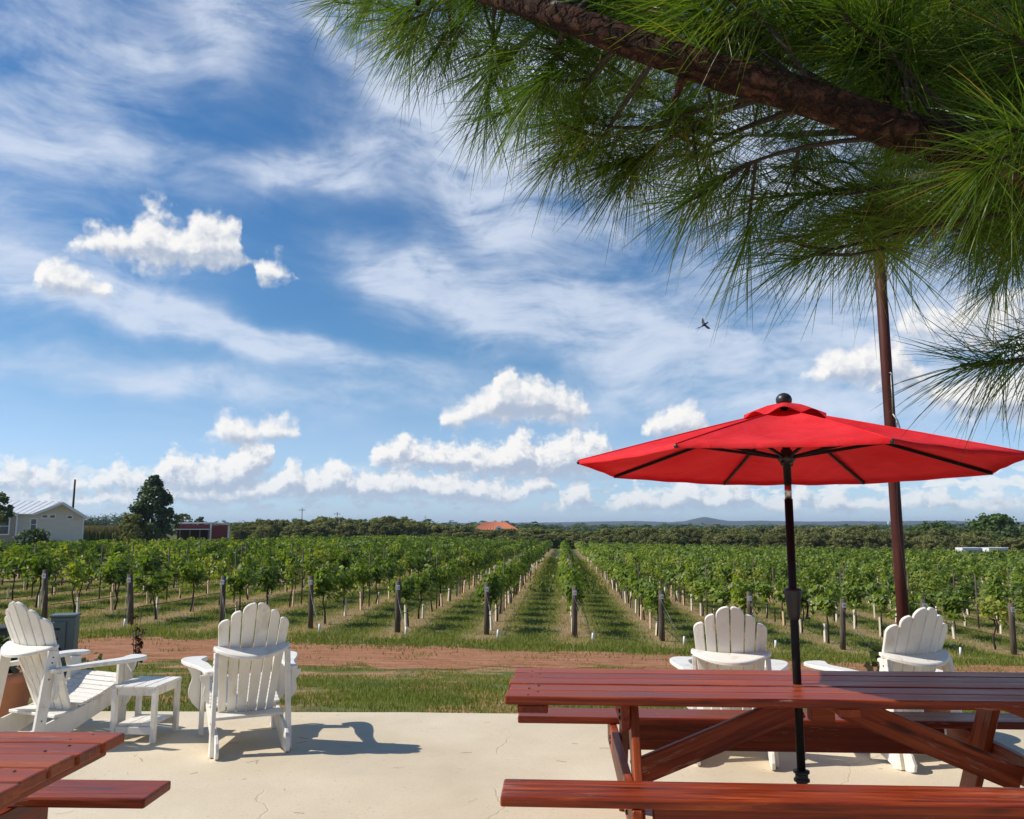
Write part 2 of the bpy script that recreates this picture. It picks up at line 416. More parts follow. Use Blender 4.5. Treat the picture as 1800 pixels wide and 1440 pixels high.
M_HOUSEPLANT = leafmat('pot plant leaf', [(0, (.020, .045, .012)), (.6, (.060, .110, .025)), (1, (.13, .16, .05))], .3, .45, .4)
M_DRYLEAF = leafmat('dry weed leaf', [(0, (.045, .016, .012)), (1, (.12, .045, .03))], .2, .7, .2)

def f_bark(t):
    co = objco(t)
    wn = t.new('ShaderNodeTexNoise'); t.l.new(co, wn.inputs['Vector']); wn.inputs['Scale'].default_value = 16; wn.inputs['Detail'].default_value = 5
    cw = t.v('ADD', co, t.v('SCALE', t.v('SUBTRACT', wn.outputs['Color'], (.5, .5, .5)), .11))
    v = t.vor(t.mapv(cw, scale=(15, 30, 30)), 1.0, 'DISTANCE_TO_EDGE'); n = t.noise(co, 34, 6, .74)
    c = t.ramp(n, [(.34, (.014, .008, .006)), (.50, (.050, .021, .012)), (.68, (.13, .058, .034))])
    c = t.mix(t.step(v, .0, .09, .7, 0), c, (.022, .012, .009))
    c = t.mix(t.m('MULTIPLY', t.step(t.noise(co, 9, 5, .7), .64, .70), .8), c, (.36, .34, .27))
    h = t.m('ADD', t.step(v, 0, .2), t.m('MULTIPLY', n, .6))
    return pbsdf(t, c, .9, t.bump(h, 1.0, .02), spec=.15)
M_BARK = mat('pine bark', f_bark)
M_TWIG = plain('twig bark', (.034, .021, .015), .85, .3, 30, .3)
M_VTRUNK = plain('vine trunk', (.050, .034, .024), .9, .35, 30, .4)
def f_post(t):
    co, rn = rndco(t)
    g = t.noise(t.mapv(co, scale=(22, 22, 1.4)), 1.0, 6, .65)
    c = t.ramp(g, [(.3, (.050, .040, .030)), (.5, (.125, .100, .075)), (.75, (.24, .205, .16))])
    c = t.mix(t.lin(rn, 0, 1, 0, .4), c, (.09, .062, .04))
    return pbsdf(t, c, .9, t.bump(g, .6, .01), spec=.15)
M_POST = mat('weathered post', f_post)
M_TUBE = plain('tan vine guard', (.74, .50, .33), .75, .16, 14, .1)
M_PALE = plain('pale vine guard', (.76, .66, .50), .7, .12, 14, .1)
M_PVC = plain('white pvc', (.80, .79, .75), .5, .06, 10)
M_WIRE = plain('galvanised wire', (.30, .29, .28), .5, .1, 10, metal=.6)
M_HOSE = plain('black drip hose', (.018, .016, .015), .5, .2, 10)
M_BLACK = plain('black powder coat', (.006, .006, .007), .55, .25, 18, .05, spec=.25)
M_RUBBER = plain('black plastic', (.020, .021, .022), .42, .2, 20)
M_CHROME = plain('brushed steel', (.52, .50, .48), .28, .12, 30, metal=1.0)
M_INK = plain('black ink', (.02, .02, .02), .6, .1)
def f_redpole(t):
    co, rn = rndco(t)
    n = t.noise(t.mapv(co, scale=(16, 16, 2.2)), 1.0, 6, .66)
    c = t.ramp(n, [(.3, (.045, .014, .011)), (.55, (.078, .022, .017)), (.78, (.12, .045, .032))])
    return pbsdf(t, c, .55, t.bump(n, .25, .006), spec=.15)
M_REDPOLE = mat('brown red oxide steel', f_redpole)
def f_canopy(t):
    co, rn = rndco(t)
    w = t.noise(co, 3.2, 4, .55)
    fold = t.noise(t.mapv(co, scale=(7, 7, 7)), 1.0, 3, .5, .6)
    c = t.mix(t.lin(w, .3, .7), (.66, .011, .017), (.80, .036, .044))
    b = t.bump(t.m('ADD', fold, t.m('MULTIPLY', t.noise(co, 420, 2), .02)), .55, .03)
    p = pbsdf(t, c, .82, b, spec=.2)
    tr = t.new('ShaderNodeBsdfTranslucent'); t.l.new(t.mix(1.0, c, (1.0, .5, .5), 'MULTIPLY'), tr.inputs['Color']); t.l.new(b, tr.inputs['Normal'])
    mx = t.new('ShaderNodeMixShader'); mx.inputs[0].default_value = .13
    t.l.new(p, mx.inputs[1]); t.l.new(tr.outputs[0], mx.inputs[2])
    return mx.outputs[0]
M_CANOPY = mat('red canopy cloth', f_canopy)
M_BOX = plain('grey green box paint', (.115, .15, .145), .45, .12, 8)
M_DARKBOX = plain('dark box paint', (.026, .034, .036), .5, .12, 8)
M_TERRA = plain('terracotta', (.36, .155, .085), .85, .22, 9, .2)
M_SOIL = plain('potting soil', (.035, .024, .016), .95, .3, 30, .5)
M_HOSEGREEN = plain('green hose', (.22, .30, .05), .4, .12, 10)
M_SIDING = plain('cream siding', (.64, .585, .49), .7, .06, 2)
M_SHINGLE = plain('brown shingle siding', (.34, .29, .225), .8, .18, 5, .1)
M_TRIM = plain('white trim', (.74, .73, .70), .5, .05, 4)
M_METALROOF = plain('pale metal roof', (.74, .75, .75), .45, .06, 3, metal=.0)
M_GLASS = plain('dark window glass', (.018, .022, .030), .08, .2, 3, spec=.8)
M_DECK = plain('grey deck timber', (.16, .13, .11), .85, .2, 6)
M_BARNRED = plain('barn red siding', (.21, .035, .040), .7, .12, 3)
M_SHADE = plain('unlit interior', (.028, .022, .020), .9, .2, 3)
M_ORANGE = plain('orange roof tile', (.56, .185, .080), .75, .14, 2)
M_CREAMWALL = plain('pale stucco', (.60, .52, .42), .8, .06, 2)
M_UTIL = plain('creosote pole', (.055, .040, .032), .9, .3, 8)
M_HILL = None
M_FEATHER = plain('black feather', (.014, .012, .016), .6, .3, 60)
M_TRAILER = plain('white trailer skin', (.74, .74, .72), .4, .05, 3)

# ================================================================== mesh helpers
def link(o, parent=None):
    COL.objects.link(o)
    if parent is not None: o.parent = parent
    return o
def mesh_obj(name, verts, faces, m, parent=None, smooth=False):
    me = bpy.data.meshes.new(name); me.from_pydata([tuple(v) for v in verts], [], faces); me.update()
    if smooth:
        for p in me.polygons: p.use_smooth = True
    me.materials.append(m)
    return link(bpy.data.objects.new(name, me), parent)
def bm_obj(name, bm, m, parent=None, smooth=False):
    me = bpy.data.meshes.new(name); bm.normal_update(); bm.to_mesh(me); bm.free()
    if smooth:
        for p in me.polygons: p.use_smooth = True
    me.materials.append(m)
    return link(bpy.data.objects.new(name, me), parent)
def np_mesh(name, V, F, rnd=None, smooth=False):
    """big mesh from arrays: V (n,3), F (m,k) equal polygons"""
    me = bpy.data.meshes.new(name)
    V = np.ascontiguousarray(V, dtype=np.float32); F = np.ascontiguousarray(F, dtype=np.int32)
    m, k = F.shape
    me.vertices.add(len(V)); me.vertices.foreach_set('co', V.ravel())
    me.loops.add(m * k); me.loops.foreach_set('vertex_index', F.ravel())
    me.polygons.add(m); me.polygons.foreach_set('loop_start', np.arange(0, m * k, k, dtype=np.int32))
    if smooth: me.polygons.foreach_set('use_smooth', np.ones(m, dtype=bool))
    me.update(calc_edges=True)
    if rnd is not None:
        a = me.attributes.new('rnd', 'FLOAT', 'POINT'); a.data.foreach_set('value', np.ascontiguousarray(rnd, dtype=np.float32))
    return me
def np_obj(name, V, F, m, parent=None, rnd=None, smooth=False):
    me = np_mesh(name, V, F, rnd, smooth); me.materials.append(m)
    return link(bpy.data.objects.new(name, me), parent)
def empty(name, loc, rz=0.0):
    o = bpy.data.objects.new(name, None); link(o); o.location = loc; o.rotation_euler = (0, 0, rz); o.empty_display_size = .2
    return o
def tag(o, label, cat, group=None, kind=None):
    o['label'] = label; o['category'] = cat
    if group: o['group'] = group
    if kind: o['kind'] = kind
    return o
def structure(o): o['kind'] = 'structure'; return o
def copy_tree(o, parent=None):
    c = o.copy(); COL.objects.link(c)
    if parent is not None: c.parent = parent
    for ch in list(o.children): copy_tree(ch, c)
    return c

def box_bm(sx, sy, sz, bev=0.0, seg=1, c=(0, 0, 0)):
    bm = bmesh.new(); bmesh.ops.create_cube(bm, size=1.0)
    for v in bm.verts: v.co = Vector((v.co.x * sx, v.co.y * sy, v.co.z * sz))
    if bev: bmesh.ops.bevel(bm, geom=list(bm.edges), offset=bev, segments=seg, affect='EDGES', profile=.5)
    for v in bm.verts: v.co += Vector(c)
    return bm
def box(name, lo, hi, m, parent=None, bev=0.0, seg=1):
    lo, hi = Vector(lo), Vector(hi); s = hi - lo
    o = bm_obj(name, box_bm(s.x, s.y, s.z, bev, seg), m, parent); o.location = (lo + hi) / 2
    return o
def beam(name, p0, p1, w, h, m, parent=None, up=(0, 0, 1), bev=.004, seg=1):
    """board from p0 to p1: local X along the length, w across, h along 'up'"""
    p0, p1 = Vector(p0), Vector(p1); d = p1 - p0; L = d.length
    o = bm_obj(name, box_bm(L, w, h, bev, seg), m, parent)
    X = d.normalized(); Z = Vector(up) - X * X.dot(Vector(up)); Z.normalize(); Y = Z.cross(X)
    M = Matrix((X, Y, Z)).transposed().to_4x4(); M.translation = (p0 + p1) / 2
    o.matrix_local = M
    return o
def prism(name, outline, fmap, th, m, parent=None, bev=.003, smooth=False):
    """flat outline (a,b) given thickness th along n; fmap(a,b,n) -> point"""
    bm = bmesh.new(); n = len(outline)
    lo = [bm.verts.new(fmap(a, b, -th / 2)) for a, b in outline]
    hi = [bm.verts.new(fmap(a, b, th / 2)) for a, b in outline]
    f0 = bm.faces.new(lo[::-1]); f1 = bm.faces.new(hi)
    for i in range(n): bm.faces.new((lo[i], lo[(i + 1) % n], hi[(i + 1) % n], hi[i]))
    bmesh.ops.recalc_face_normals(bm, faces=bm.faces)
    if bev:
        ed = set(f0.edges) | set(f1.edges)
        bmesh.ops.bevel(bm, geom=list(ed), offset=bev, segments=1, affect='EDGES')
    return bm_obj(name, bm, m, parent, smooth)
def smooth_poly(pts, n=5, closed=True):
    out = []; k = len(pts)
    for i in range(k if closed else k - 1):
        p = [Vector(pts[(i + j) % k] if closed else pts[max(0, min(k - 1, i + j))]).to_2d() if False else Vector((*pts[(i + j) % k if closed else max(0, min(k - 1, i + j))], 0)) for j in (-1, 0, 1, 2)]
        for s in range(n):
            t = s / n
            q = .5 * ((2 * p[1]) + (-p[0] + p[2]) * t + (2 * p[0] - 5 * p[1] + 4 * p[2] - p[3]) * t * t + (-p[0] + 3 * p[1] - 3 * p[2] + p[3]) * t ** 3)
            out.append((q.x, q.y))
    if not closed: out.append(tuple(pts[-1]))
    return out
def tube_arrays(path, radii, sides=8, cap=True):
    path = [Vector(p) for p in path]; n = len(path)
    if not hasattr(radii, '__len__'): radii = [radii] * n
    V = []; F = []
    up = Vector((0, 0, 1))
    T = [(path[min(i + 1, n - 1)] - path[max(i - 1, 0)]).normalized() for i in range(n)]
    if abs(T[0].dot(up)) > .95: up = Vector((0, 1, 0))
    A = (up - T[0] * up.dot(T[0])).normalized()
    for i in range(n):
        A = (A - T[i] * A.dot(T[i])).normalized(); B = T[i].cross(A)
        for k in range(sides):
            a = 2 * math.pi * k / sides
            V.append(path[i] + (A * math.cos(a) + B * math.sin(a)) * radii[i])
    for i in range(n - 1):
        for k in range(sides):
            F.append((i * sides + k, i * sides + (k + 1) % sides, (i + 1) * sides + (k + 1) % sides, (i + 1) * sides + k))
    if cap:
        F.append(tuple(range(sides))[::-1]); F.append(tuple((n - 1) * sides + k for k in range(sides)))
    return V, F
def tube(name, path, radii, m, parent=None, sides=8):
    V, F = tube_arrays(path, radii, sides); return mesh_obj(name, V, F, m, parent, True)
def lathe(name, prof, m, parent=None, sides=24, loc=(0, 0, 0)):
    V = []; F = []
    for r, z in prof:
        for k in range(sides):
            a = 2 * math.pi * k / sides; V.append((r * math.cos(a), r * math.sin(a), z))
    for i in range(len(prof) - 1):
        for k in range(sides):
            F.append((i * sides + k, i * sides + (k + 1) % sides, (i + 1) * sides + (k + 1) % sides, (i + 1) * sides + k))
    F.append(tuple(range(sides))[::-1]); F.append(tuple((len(prof) - 1) * sides + k for k in range(sides)))
    o = mesh_obj(name, V, F, m, parent, True); o.location = loc
    return o
def vnoise(x, y, seed=0):
    """smooth 2-D value noise in 0..1 (arrays)"""
    xi = np.floor(x).astype(np.int64); yi = np.floor(y).astype(np.int64); fx = x - xi; fy = y - yi
    fx = fx * fx * (3 - 2 * fx); fy = fy * fy * (3 - 2 * fy)
    def h(i, j):
        n = (i * 374761393 + j * 668265263 + seed * 974711) & 0x7fffffff
        n = ((n ^ (n >> 13)) * 1274126177) & 0x7fffffff
        return ((n ^ (n >> 16)) & 0xffff) / 65535.0
    return (h(xi, yi) * (1 - fx) + h(xi + 1, yi) * fx) * (1 - fy) + (h(xi, yi + 1) * (1 - fx) + h(xi + 1, yi + 1) * fx) * fy
def fbm2(x, y, seed=0, oct=4):
    s = 0; a = .5; tot = 0
    for o in range(oct):
        s = s + a * vnoise(x * 2 ** o, y * 2 ** o, seed + o * 17); tot += a; a *= .5
    return s / tot
def unit(v): return v / np.maximum(np.linalg.norm(v, axis=-1, keepdims=True), 1e-9)

# leaf templates: (verts in leaf plane, fan triangles)
_a = [0, .45, .8, 1.15, 1.5, 1.95, 2.4, 2.7]
LEAF_LOBED = np.array([(0, 0, 0), (.30, -.12, .05), (.55, .28, .10), (.34, .46, .02), (.30, .80, .08), (0, 1.0, -.06), (-.30, .80, .08), (-.34, .46, .02), (-.55, .28, .10), (-.30, -.12, .05)], np.float32)
LEAF_LOBED_F = np.array([(0, i, i + 1) for i in range(1, 9)] + [(0, 9, 1)][:0], np.int32)
LEAF_QUAD = np.array([(0, 0, 0), (.5, .45, .08), (0, 1, -.05), (-.5, .45, .08)], np.float32)
LEAF_QUAD_F = np.array([(0, 1, 2), (0, 2, 3)], np.int32)
def leaves(P, N, size, rnd, tmpl, faces, rng, tipdown=.6):
    """leaf at each P facing N, its tip turned down by tipdown"""
    n = len(P); N = unit(N)
    t = rng.normal(size=(n, 3)); t[:, 2] -= tipdown * 2
    t = unit(t - N * (t * N).sum(1, keepdims=True)); s = np.cross(t, N)
    size = np.broadcast_to(np.asarray(size, dtype=float), (n,))
    V = (P[:, None, :] + size[:, None, None] * (tmpl[None, :, 0:1] * s[:, None] + tmpl[None, :, 1:2] * t[:, None] + tmpl[None, :, 2:3] * N[:, None]))
    k = len(tmpl)
    F = (faces[None] + (np.arange(n) * k)[:, None, None]).reshape(-1, faces.shape[1])
    return V.reshape(-1, 3), F, np.repeat(rnd, k)
def join_arrays(parts):
    V = []; F = []; Rr = []; o = 0
    for v, f, r in parts:
        V.append(v); F.append(f + o); Rr.append(r); o += len(v)
    return np.concatenate(V), np.concatenate(F), np.concatenate(Rr)

# ================================================================== the ground
def ye(x):                               # far edge of the patio
    x = np.clip(x, -9, 9); return 6.92 - .05 * x - .008 * x * x
def slope_x(x):
    d = np.asarray(x, float) - 1.8
    return -1.7 - np.where(d > 0, .042, .034) * 25 * np.tanh(d / 25)
def gz(x, y):
    x = np.asarray(x, float); y = np.asarray(y, float)
    e = ye(x); t = np.clip((y - e) / (ROW_Y - e), 0, 1)
    z = -.03 + (slope_x(x) + .03) * (1 - (1 - t) ** 1.25)
    z = z - .0068 * (np.clip(y, ROW_Y, 170) - ROW_Y)
    z = np.where(y < e - .05, -.16, z)
    return z
def G(x, y): return float(gz(x, y))

def axis(lo, hi, fine_lo, fine_hi, step, grow=1.16):
    a = list(np.arange(fine_lo, fine_hi + step * .5, step)); s = step
    while a[-1] < hi: s *= grow; a.append(min(hi, a[-1] + s))
    s = step
    while a[0] > lo: s *= grow; a.insert(0, max(lo, a[0] - s))
    return np.array(a)
gx = axis(-7000, 7000, -20, 22, .5); gy = axis(-12, 7000, 5.5, 30, .35)
XX, YY = np.meshgrid(gx, gy)
ZZ = gz(XX, YY)
nx, ny = len(gx), len(gy)
idx = np.arange(nx * ny).reshape(ny, nx)
F = np.stack([idx[:-1, :-1], idx[:-1, 1:], idx[1:, 1:], idx[1:, :-1]], -1).reshape(-1, 4)
ground = structure(np_obj('ground', np.stack([XX, YY, ZZ], -1).reshape(-1, 3), F, M_GROUND, smooth=True))

# patio slab with a worn front edge
def build_patio():
    xs = np.arange(-9, 9.01, .15)
    jit = (fbm2(xs * 1.3, xs * 0, 3) - .5) * .05
    ys = ye(xs) + jit
    V = []; Fc = []
    for xx, yy in zip(xs, ys):
        V += [(xx, -6, 0), (xx, yy - .02, 0), (xx, yy, -.014), (xx, yy + .004, -.15)]
    n = len(xs)
    for i in range(n - 1):
        for k in range(3): Fc.append((4 * i + k, 4 * i + 4 + k, 4 * i + 5 + k, 4 * i + 1 + k))
    return structure(mesh_obj('patio', V, Fc, M_CONC))
patio = build_patio()

# dirt road: a ragged strip draped 12 mm above the slope
def road_edges(x):
    lo = 13.6 + .06 * np.maximum(0, -x - 3) ** 1.35 + .012 * np.maximum(0, x) ** 1.6
    hi = 19.2 + .10 * np.maximum(0, -x - 3) ** 1.25 + .02 * np.maximum(0, x - 4) ** 1.3
    lo = lo + (fbm2(x * .6, x * 0 + 2.0, 11, 5) - .5) * 2.6 + (fbm2(x * 3.1, x * 0 + 5.0, 13, 4) - .5) * 1.0
    hi = hi + (fbm2(x * .5, x * 0 + 8.0, 29, 5) - .5) * 3.2 + (fbm2(x * 2.7, x * 0 + 3.0, 17, 4) - .5) * 1.3
    return lo, hi
def build_road():
    xs = np.arange(-42, 42.01, .16); lo, hi = road_edges(xs)
    K = 16; tt = np.linspace(0, 1, K)
    Y = lo[:, None] + (hi - lo)[:, None] * tt[None]
    X = np.repeat(xs[:, None], K, 1)
    rut = .03 * (fbm2(X * .7, Y * 2.2, 5) - .5)
    Z = gz(X, Y) + .03 + rut * np.sin(np.pi * tt)[None] - .024 * (np.abs(tt - .5) * 2)[None] ** 4
    i = np.arange(len(xs) * K).reshape(len(xs), K)
    F = np.stack([i[:-1, :-1], i[1:, :-1], i[1:, 1:], i[:-1, 1:]], -1).reshape(-1, 4)
    return structure(np_obj('dirt_road', np.stack([X, Y, Z], -1).reshape(-1, 3), F, M_ROAD, smooth=True))
road = build_road()

# far hills: one ridge line read off the skyline
def build_hills():
    sky = [(-500, 912), (0, 916), (150, 917), (400, 919), (620, 921), (740, 920), (800, 919.5), (900, 919), (1000, 918), (1060, 916.5), (1120, 916), (1180, 918), (1205, 916), (1225, 911), (1240, 908.5), (1258, 912), (1280, 916), (1340, 915.5), (1420, 917), (1500, 916), (1560, 917), (1600, 916), (1660, 915), (1690, 916), (1730, 919.5), (1770, 917.5), (1800, 917), (2300, 914)]
    Yr = 4200.0
    px = np.linspace(-500, 2300, 700)
    py = np.interp(px, [s[0] for s in sky], [s[1] for s in sky]) + (fbm2(px * .12, px * 0, 4, 4) - .5) * 1.1
    t = np.array([Yr / ray(float(a), float(b)).y for a, b in zip(px, py)])
    X = np.array([ray(float(a), float(b)).x for a, b in zip(px, py)]) * t
    Zt = EYE + np.array([ray(float(a), float(b)).z for a, b in zip(px, py)]) * t
    V = []; rows = [(-1200, 0.0), (-800, .28), (-450, .62), (-180, .9), (0, 1.0), (500, .8), (1500, 0.0)]
    base = -6.0
    for dy, k in rows:
        nz = (fbm2(X * .004, X * 0 + dy * .01, 8, 4) - .5) * 8 * (1 - abs(k - .5) * .6) * (0 if k in (0.0, 1.0) else 1)
        V.append(np.stack([X * (1 + dy / Yr), np.full_like(X, Yr + dy), base + (Zt - base) * k + nz], -1))
    V = np.concatenate(V); n = len(X); i = np.arange(len(V)).reshape(len(rows), n)
    F = np.stack([i[:-1, :-1], i[:-1, 1:], i[1:, 1:], i[1:, :-1]], -1).reshape(-1, 4)
    def fh(t):
        co = objco(t); a = t.noise(co, .004, 6, .68); b = t.noise(co, .03, 5, .7)
        c = t.mix(t.lin(b, .3, .7), (.020, .030, .012), (.060, .072, .028))
        c = t.mix(t.step(a, .60, .68, 0, .5), c, (.17, .15, .08))
        return pbsdf(t, c, .95, spec=.1)
    return structure(np_obj('hills', V, F, mat('wooded hill', fh), smooth=True))
hills = build_hills()

# ================================================================== adirondack chairs
def make_chair(name):
    t = empty(name, (0, 0, 0))
    th = R(23); sn, cs = math.sin(th), math.cos(th)
    ZB = .215; YB = -.10
    def onback(a, b, n): return (a, YB - b * sn + n * cs + .9 * a * a, ZB + b * cs + n * sn)
    # back slats: (bottom left, bottom right, top left, top right, length, outer side)
    edges_b = [-.186, -.130, -.066, 0, .066, .130, .186]
    edges_t = [-.236, -.163, -.093, 0, .093, .163, .236]
    Ls = [.700, .762, .818, .818, .762, .700]
    for i in range(6):
        g = .0045; L = Ls[i]; out = -1 if i < 3 else 1
        b0, b1 = edges_b[i] + g, edges_b[i + 1] - g; t0, t1 = edges_t[i] + g, edges_t[i + 1] - g
        w = t1 - t0; ro = min(w * .98, .085); ri = w * .22
        rl, rr = (ro, ri) if out < 0 else (ri, ro)
        if rl + rr > w: s = w / (rl + rr); rl *= s; rr *= s
        pts = [(b0, 0.0), (b1, 0.0)]
        nseg = 5
        for k in range(1, nseg): f = k / nseg; pts.append((b1 + (t1 - b1) * f, (L - rr) * f))
        for k in range(7):
            a = math.pi / 2 * k / 6; pts.append((t1 - rr + rr * math.cos(a), L - rr + rr * math.sin(a)))
        for k in range(7):
            a = math.pi / 2 + math.pi / 2 * k / 6; pts.append((t0 + rl + rl * math.cos(a), L - rl + rl * math.sin(a)))
        for k in range(nseg - 1, 0, -1): f = k / nseg; pts.append((b0 + (t0 - b0) * f, (L - rl) * f))
        prism('back_slat', pts, onback, .02, M_WHITE, t, .003)
    # crescent rail that carries the back
    ZR = .655; yr = YB - (ZR - ZB) / cs * sn - .014
    front = [(x, yr + .9 * x * x - .004) for x in np.linspace(.246, -.246, 15)]
    rear = [(x, yr + .030 - .165 * max(0.0, math.cos(x / .254 * math.pi / 2)) ** .7) for x in np.linspace(-.252, .252, 21)]
    prism('back_rail', front + rear, lambda a, b, n: (a, b, ZR + n + .30 * (b - yr)), .026, M_WHITE, t, .005)
    # lower board behind the slats
    box('seat_back_board', (-.232, YB - .135, ZB - .022), (.232, YB + .04, ZB - .002), M_WHITE, t, .003)
    for s in (-1, 1):
        # side rail running from the seat front to the rear foot
        ol = [(.37, .375), (.36, .25), (.05, .135), (-.25, .02), (-.30, 0), (-.45, 0), (-.485, .012), (-.495, .05), (-.47, .10), (-.42, .135), (-.18, .195), (-.12, .205), (.10, .270), (.30, .355)]
        prism('side_rail', ol, lambda a, b, n, s=s: (s * .222 + n, a, b), .022, M_WHITE, t, .003)
        # front leg
        box('front_leg', (s * .252 - .0135, .235, 0), (s * .252 + .0135, .325, .502), M_WHITE, t, .003)
        # rear post, leaning forward to the rail
        beam('rear_post', (s * .246, -.372, 0.0), (s * .232, -.282, ZR - .014), .078, .027, M_WHITE, t, up=(1, 0, 0), bev=.003)
        # arm
        arm = [(.236, -.30), (.238, -.10), (.246, .06), (.268, .17), (.270, .25), (.232, .33), (.222, .375), (.250, .405), (.33, .408), (.385, .375), (.408, .30), (.400, .20), (.365, .06), (.325, -.07), (.305, -.20), (.300, -.305)]
        prism('arm', smooth_poly(arm, 4), lambda a, b, n, s=s: (s * a, b, .516 + n), .026, M_WHITE, t, .005)
        # wavy brackets
        br = [(.267, .532), (.372, .532), (.362, .495), (.338, .455), (.330, .42), (.342, .375), (.350, .335), (.342, .29), (.315, .245), (.285, .215), (.267, .20)]
        prism('front_bracket', [(.267, .532)] + smooth_poly(br[1:], 3, False), lambda a, b, n, s=s: (s * a, .290 + n, b - .031), .02, M_WHITE, t, .002)
        b2 = [(.264, .530), (.330, .530), (.318, .49), (.298, .465), (.302, .43), (.304, .40), (.286, .36), (.264, .345)]
        prism('rear_bracket', [(.264, .530)] + smooth_poly(b2[1:], 3, False), lambda a, b, n, s=s: (s * a, -.275 + n, b - .031), .02, M_WHITE, t, .002)
    # seat slats follow the side rails and roll over the front
    path = [Vector((0, -.045, .236)), Vector((0, .10, .272)), Vector((0, .22, .318)), Vector((0, .31, .362)), Vector((0, .365, .378)), Vector((0, .392, .350)), Vector((0, .398, .30))]
    seg = [(path[i + 1] - path[i]).length for i in range(len(path) - 1)]; tot = sum(seg); nS = 10
    def onp(s):
        for i, l in enumerate(seg):
            if s <= l or i == len(seg) - 1: return path[i] + (path[i + 1] - path[i]) * (s / l)
            s -= l
    for k in range(nS):
        a = onp(tot * k / nS + .003); b = onp(tot * (k + 1) / nS - .003)
        d = (b - a).normalized(); nrm = Vector((0, -d.z, d.y)); mid = (a + b) / 2 + nrm * .010
        beam('seat_slat', mid - Vector((.237, 0, 0)), mid + Vector((.237, 0, 0)), (b - a).length, .017, M_WHITE, t, up=nrm, bev=.003)
    for s in (-1, 1):
        for (yy, zz) in ((-.288, .60), (-.294, .565), (-.31, .46), (-.345, .20)):
            o = lathe('screw', [(.001, 0), (.0055, 0), (.0055, .002), (.001, .003)], M_RUBBER, t, 8); o.location = (s * (.232 + .014 * (1 - zz / .64)) + s * .0135, yy, zz); o.rotation_euler = (0, R(90 * s), 0)
    box('front_apron', (-.210, .325, .235), (.210, .345, .325), M_WHITE, t, .002)
    return t
chair0 = make_chair('adirondack_chair')
CHAIRS = [((-3.25, 6.16), -24, 'white slatted garden armchair turned right, nearest the terracotta pot on the left'),
          ((-1.91, 6.08), 25.5, 'white slatted garden armchair alone on open concrete, right of the small white table'),
          ((1.50, 5.84), -12.5, 'white slatted garden armchair behind the picnic table, left of the umbrella pole'),
          ((2.56, 5.79), 14, 'white slatted garden armchair in front of the tall brown pole, right of the umbrella pole')]
for i, ((cx, cy), yw, lab) in enumerate(CHAIRS):
    o = chair0 if i == 0 else copy_tree(chair0)
    o.location = (cx, cy, 0.001); o.rotation_euler = (0, 0, R(yw)); o.scale = (1.015,) * 3
    tag(o, lab, 'garden chair', 'white garden armchairs on the patio')

# ================================================================== small side table
def make_side_table():
    t = empty('side_table', (-2.645, 6.17, 0.001), R(-4))
    tag(t, 'small white slatted table with a lower shelf between two armchairs', 'side table')
    W, D, H = .335, .38, .385
    n = 4; w = W / n
    for k in range(n):
        box('top_slat', (-W / 2 + k * w + .003, -D / 2, H - .018), (-W / 2 + (k + 1) * w - .003, D / 2, H), M_WHITE, t, .003)
    for sx in (-1, 1):
        for sy in (-1, 1):
            x, y = sx * (W / 2 - .022), sy * (D / 2 - .024)
            box('leg', (x - .016, y - .02, 0), (x + .016, y + .02, H - .019), M_WHITE, t, .002)
        box('side_apron', (sx * (W / 2 - .022) - .009, -D / 2 + .046, H - .07), (sx * (W / 2 - .022) + .009, D / 2 - .046, H - .019), M_WHITE, t, .002)
    for sy in (-1, 1):
        box('end_apron', (-W / 2 + .040, sy * (D / 2 - .024) - .009, H - .068), (W / 2 - .040, sy * (D / 2 - .024) + .009, H - .019), M_WHITE, t, .002)
        box('shelf_rail', (-W / 2 + .040, sy * (D / 2 - .024) - .009, .055), (W / 2 - .040, sy * (D / 2 - .024) + .009, .105), M_WHITE, t, .002)
    for k in range(3):
        ww = (W - .08) / 3
        box('shelf_slat', (-W / 2 + .04 + k * ww + .002, -D / 2 + .036, .107), (-W / 2 + .04 + (k + 1) * ww - .002, D / 2 - .036, .121), M_WHITE, t, .002)
make_side_table()

